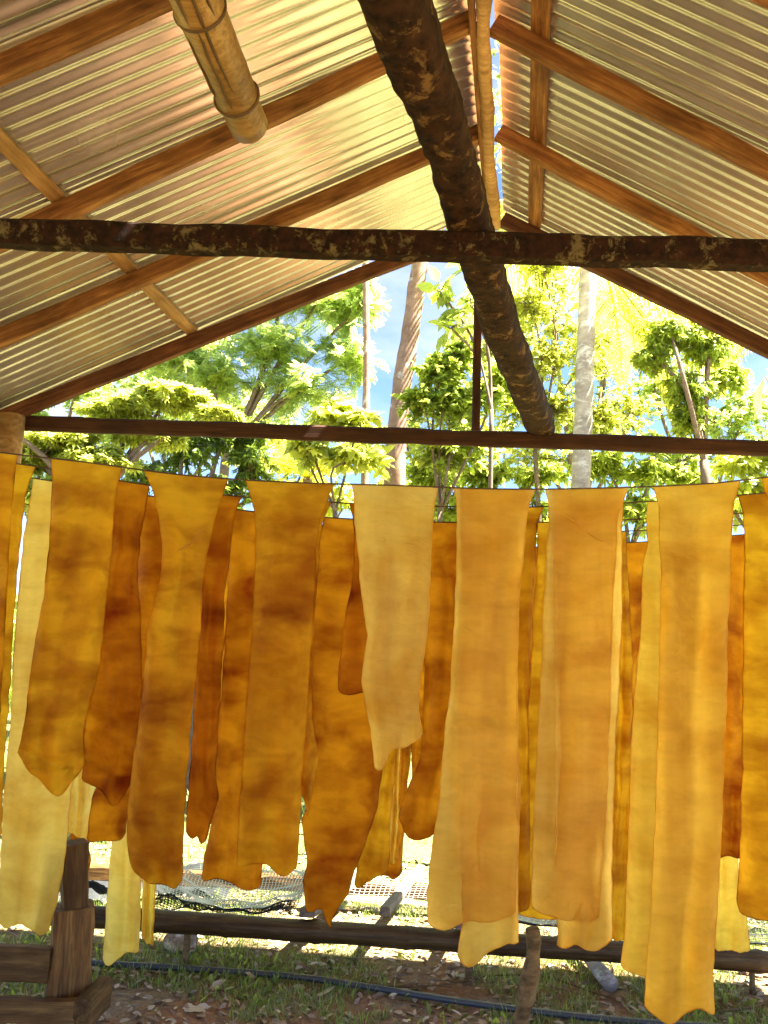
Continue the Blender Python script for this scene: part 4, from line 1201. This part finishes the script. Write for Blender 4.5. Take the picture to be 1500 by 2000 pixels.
# taller fine-leaved trees further back, closing the view under the gable
for k, (px, Y, cl, mat_, lab) in enumerate((
        (60, 13.0, [(40, 800, 90, 60), (150, 760, 90, 50), (90, 900, 120, 60), (220, 840, 90, 60), (-60, 780, 100, 80)], 'leaf_feather', 'pale fine-leaved tree far back at the left eave'),
        (330, 16.5, [(300, 730, 110, 60), (400, 690, 100, 60), (360, 820, 130, 60), (480, 800, 110, 60), (250, 780, 90, 60)], 'leaf_feather', 'pale fine-leaved tree far behind the layered tree'),
        (560, 17.5, [(540, 840, 110, 60), (640, 800, 90, 60), (590, 920, 140, 60), (700, 880, 90, 60)], 'leaf_feather', 'hazy yellow-green tree far behind the thin trunk'),
        (850, 16.0, [(790, 860, 90, 60), (880, 830, 90, 60), (960, 700, 80, 80), (950, 860, 100, 60), (860, 930, 140, 50), (985, 610, 60, 60)], 'leaf_yellow', 'hazy yellow-green tree far behind the leaning trunk'),
        (1130, 15.0, [(1080, 640, 90, 80), (1180, 700, 90, 90), (1130, 820, 130, 80), (1230, 820, 90, 80), (1050, 900, 130, 60), (1080, 540, 80, 60), (1200, 600, 80, 60)], 'leaf_yellow', 'hazy yellow-green tree far behind the pale palm trunk'),
        (1380, 15.5, [(1290, 760, 90, 70), (1400, 830, 120, 60), (1460, 800, 90, 70), (1330, 900, 140, 50), (1500, 880, 110, 70), (1250, 640, 60, 50)], 'leaf_feather', 'pale fine-leaved tree far behind the glossy bushy tree'))):
    make_tree('fine_leaved_tree', lab, gp(px, Y), P(px, 1020, Y), 0.10, 'trunk_brown', [clump(a, b, Y, w_, h_, 1.0) for a, b, w_, h_ in cl],
              'oval', mat_, 0.12, 30, 56, 40 + k, TG, droop=0.2)
# big near leaves at the right edge
nb = thing('broadleaf_sapling', 'sapling with one big bright green leaf at the right photo edge', 'sapling', gp(1580, 4.9), TG)
q0 = gp(1580, 4.9); q1 = P(1560, 700, 4.9)
tube('stem', resample([q0, q0.lerp(q1, .5) + Vector((.05, 0, 0)), q1], 16), [0.02 - 0.012 * i / 15 for i in range(16)], 'trunk_brown', nb, 8, 0.002)
for (px, py, az, pit, sz) in ((1494, 735, 3.3, -1.2, 0.30), (1555, 720, 0.4, -0.5, 0.3), (1560, 800, 5.5, -0.4, 0.3), (1570, 860, 2.0, -0.3, 0.28)):
    p_ = P(px, py, 4.9)
    W, Qa = scatter(TPL['broad'], np.array([tuple(p_)]), np.array([az]), np.array([pit]), np.array([0.25]), np.array([sz]))
    link_np('leaf', W, Qa, 'leaf_mid', nb)
    tube('leaf_stalk', [p_, q0.lerp(q1, 0.86)], 0.003, 'trunk_brown', nb, 5)

# wood beyond the yard, reads as one mass
g = np.random.default_rng(77)
n = 15000
xx = g.uniform(-26, 30, n); yy = g.uniform(19, 27, n)
hh = 3.2 + 1.6 * np.array([mnoise.noise(Vector((a * 0.35, 0.3, 5))) for a in xx]) 
zz = g.random(n) ** 0.8 * hh
W, Qa = scatter(TPL['oval'], np.stack([xx, yy, zz], 1), g.random(n) * 6.28, -0.3 + g.normal(size=n) * .5, g.normal(size=n) * .6, g.uniform(0.25, 0.6, n))
tag(link_np('far_undergrowth', W, Qa, 'leaf_mid'), 'mass of green undergrowth at the edge of the yard', None, None, 'stuff')

# ------------------------------------------------------------------ grass, weeds and litter
def gh_arr(x, y): return np.array([ground_h(a, b) if abs(a) < 12 and -4 < b < 18 else 0.0 for a, b in zip(x, y)])
def grass_field(name, label, n, x0, x1, y0, y1, size, thr, seed, mat='grass', tpl='blade'):
    g = np.random.default_rng(seed)
    x = g.uniform(x0, x1, n * 3); y = y0 + (y1 - y0) * g.random(n * 3) ** 1.3
    k = np.array([mnoise.noise(Vector((a * 1.4, b * 1.4, seed))) + 0.35 * mnoise.noise(Vector((a * 5, b * 5, seed))) for a, b in zip(x, y)])
    m_ = k > thr
    x, y = x[m_][:n], y[m_][:n]
    n = len(x)
    pos = np.stack([x, y, gh_arr(x, y) - 0.004], 1)
    W, Qa = scatter(TPL[tpl], pos, g.random(n) * 6.28, g.uniform(0.5, 1.4, n), g.normal(size=n) * .5, g.uniform(*size, n))
    return tag(link_np(name, W, Qa, mat), label, None, None, 'stuff')
grass_field('grass', 'sparse green grass tufts between the dry leaves by the pipe', 34000, -2.6, 3.8, 3.62, 6.2, (0.025, 0.09), -0.08, 4)
grass_field('lawn_grass', 'sunlit lawn grass beyond the netting rack', 26000, -7, 9, 5.9, 16, (0.07, 0.2), -0.5, 6)
grass_field('weeds', 'low broad-leaved weeds on the ground behind the bamboo rail', 1600, -2.6, 3.8, 4.0, 6.4, (0.03, 0.07), 0.10, 9, 'leaf_mid', 'oval')
g = np.random.default_rng(31)
n = 11000
x = g.uniform(-3, 4.2, n); y = 3.65 + 3.6 * g.random(n) ** 1.2
pos = np.stack([x, y, gh_arr(x, y) + g.uniform(0.002, 0.02, n)], 1)
W, Qa = scatter(TPL['oval'], pos, g.random(n) * 6.28, g.normal(size=n) * .22, g.normal(size=n) * .5, g.uniform(0.018, 0.07, n) * np.where(g.random(n) < .08, 1.7, 1))
tag(link_np('leaf_litter', W, Qa, 'litter'), 'dry brown and pale fallen leaves covering the ground', None, None, 'stuff')
parts = []
for k in range(420):
    x, y = g.uniform(-2.6, 3.8), 3.7 + 2.8 * g.random()
    an = g.random() * 6.28; ln = g.uniform(0.05, 0.28)
    z = ground_h(x, y) + 0.008
    d = Vector((math.cos(an), math.sin(an), g.normal() * 0.08))
    parts.append(tube_data([Vector((x, y, z)), Vector((x, y, z)) + d * ln * .5 + Vector((g.normal() * .01, g.normal() * .01, .006)), Vector((x, y, z)) + d * ln], [0.003, 0.0025, 0.0012], 4, 0, 0, False))
V, Fc = join_data(parts)
tag(link_mesh('twig_litter', V, Fc, 'twig'), 'small dry twigs scattered over the ground', None, None, 'stuff')
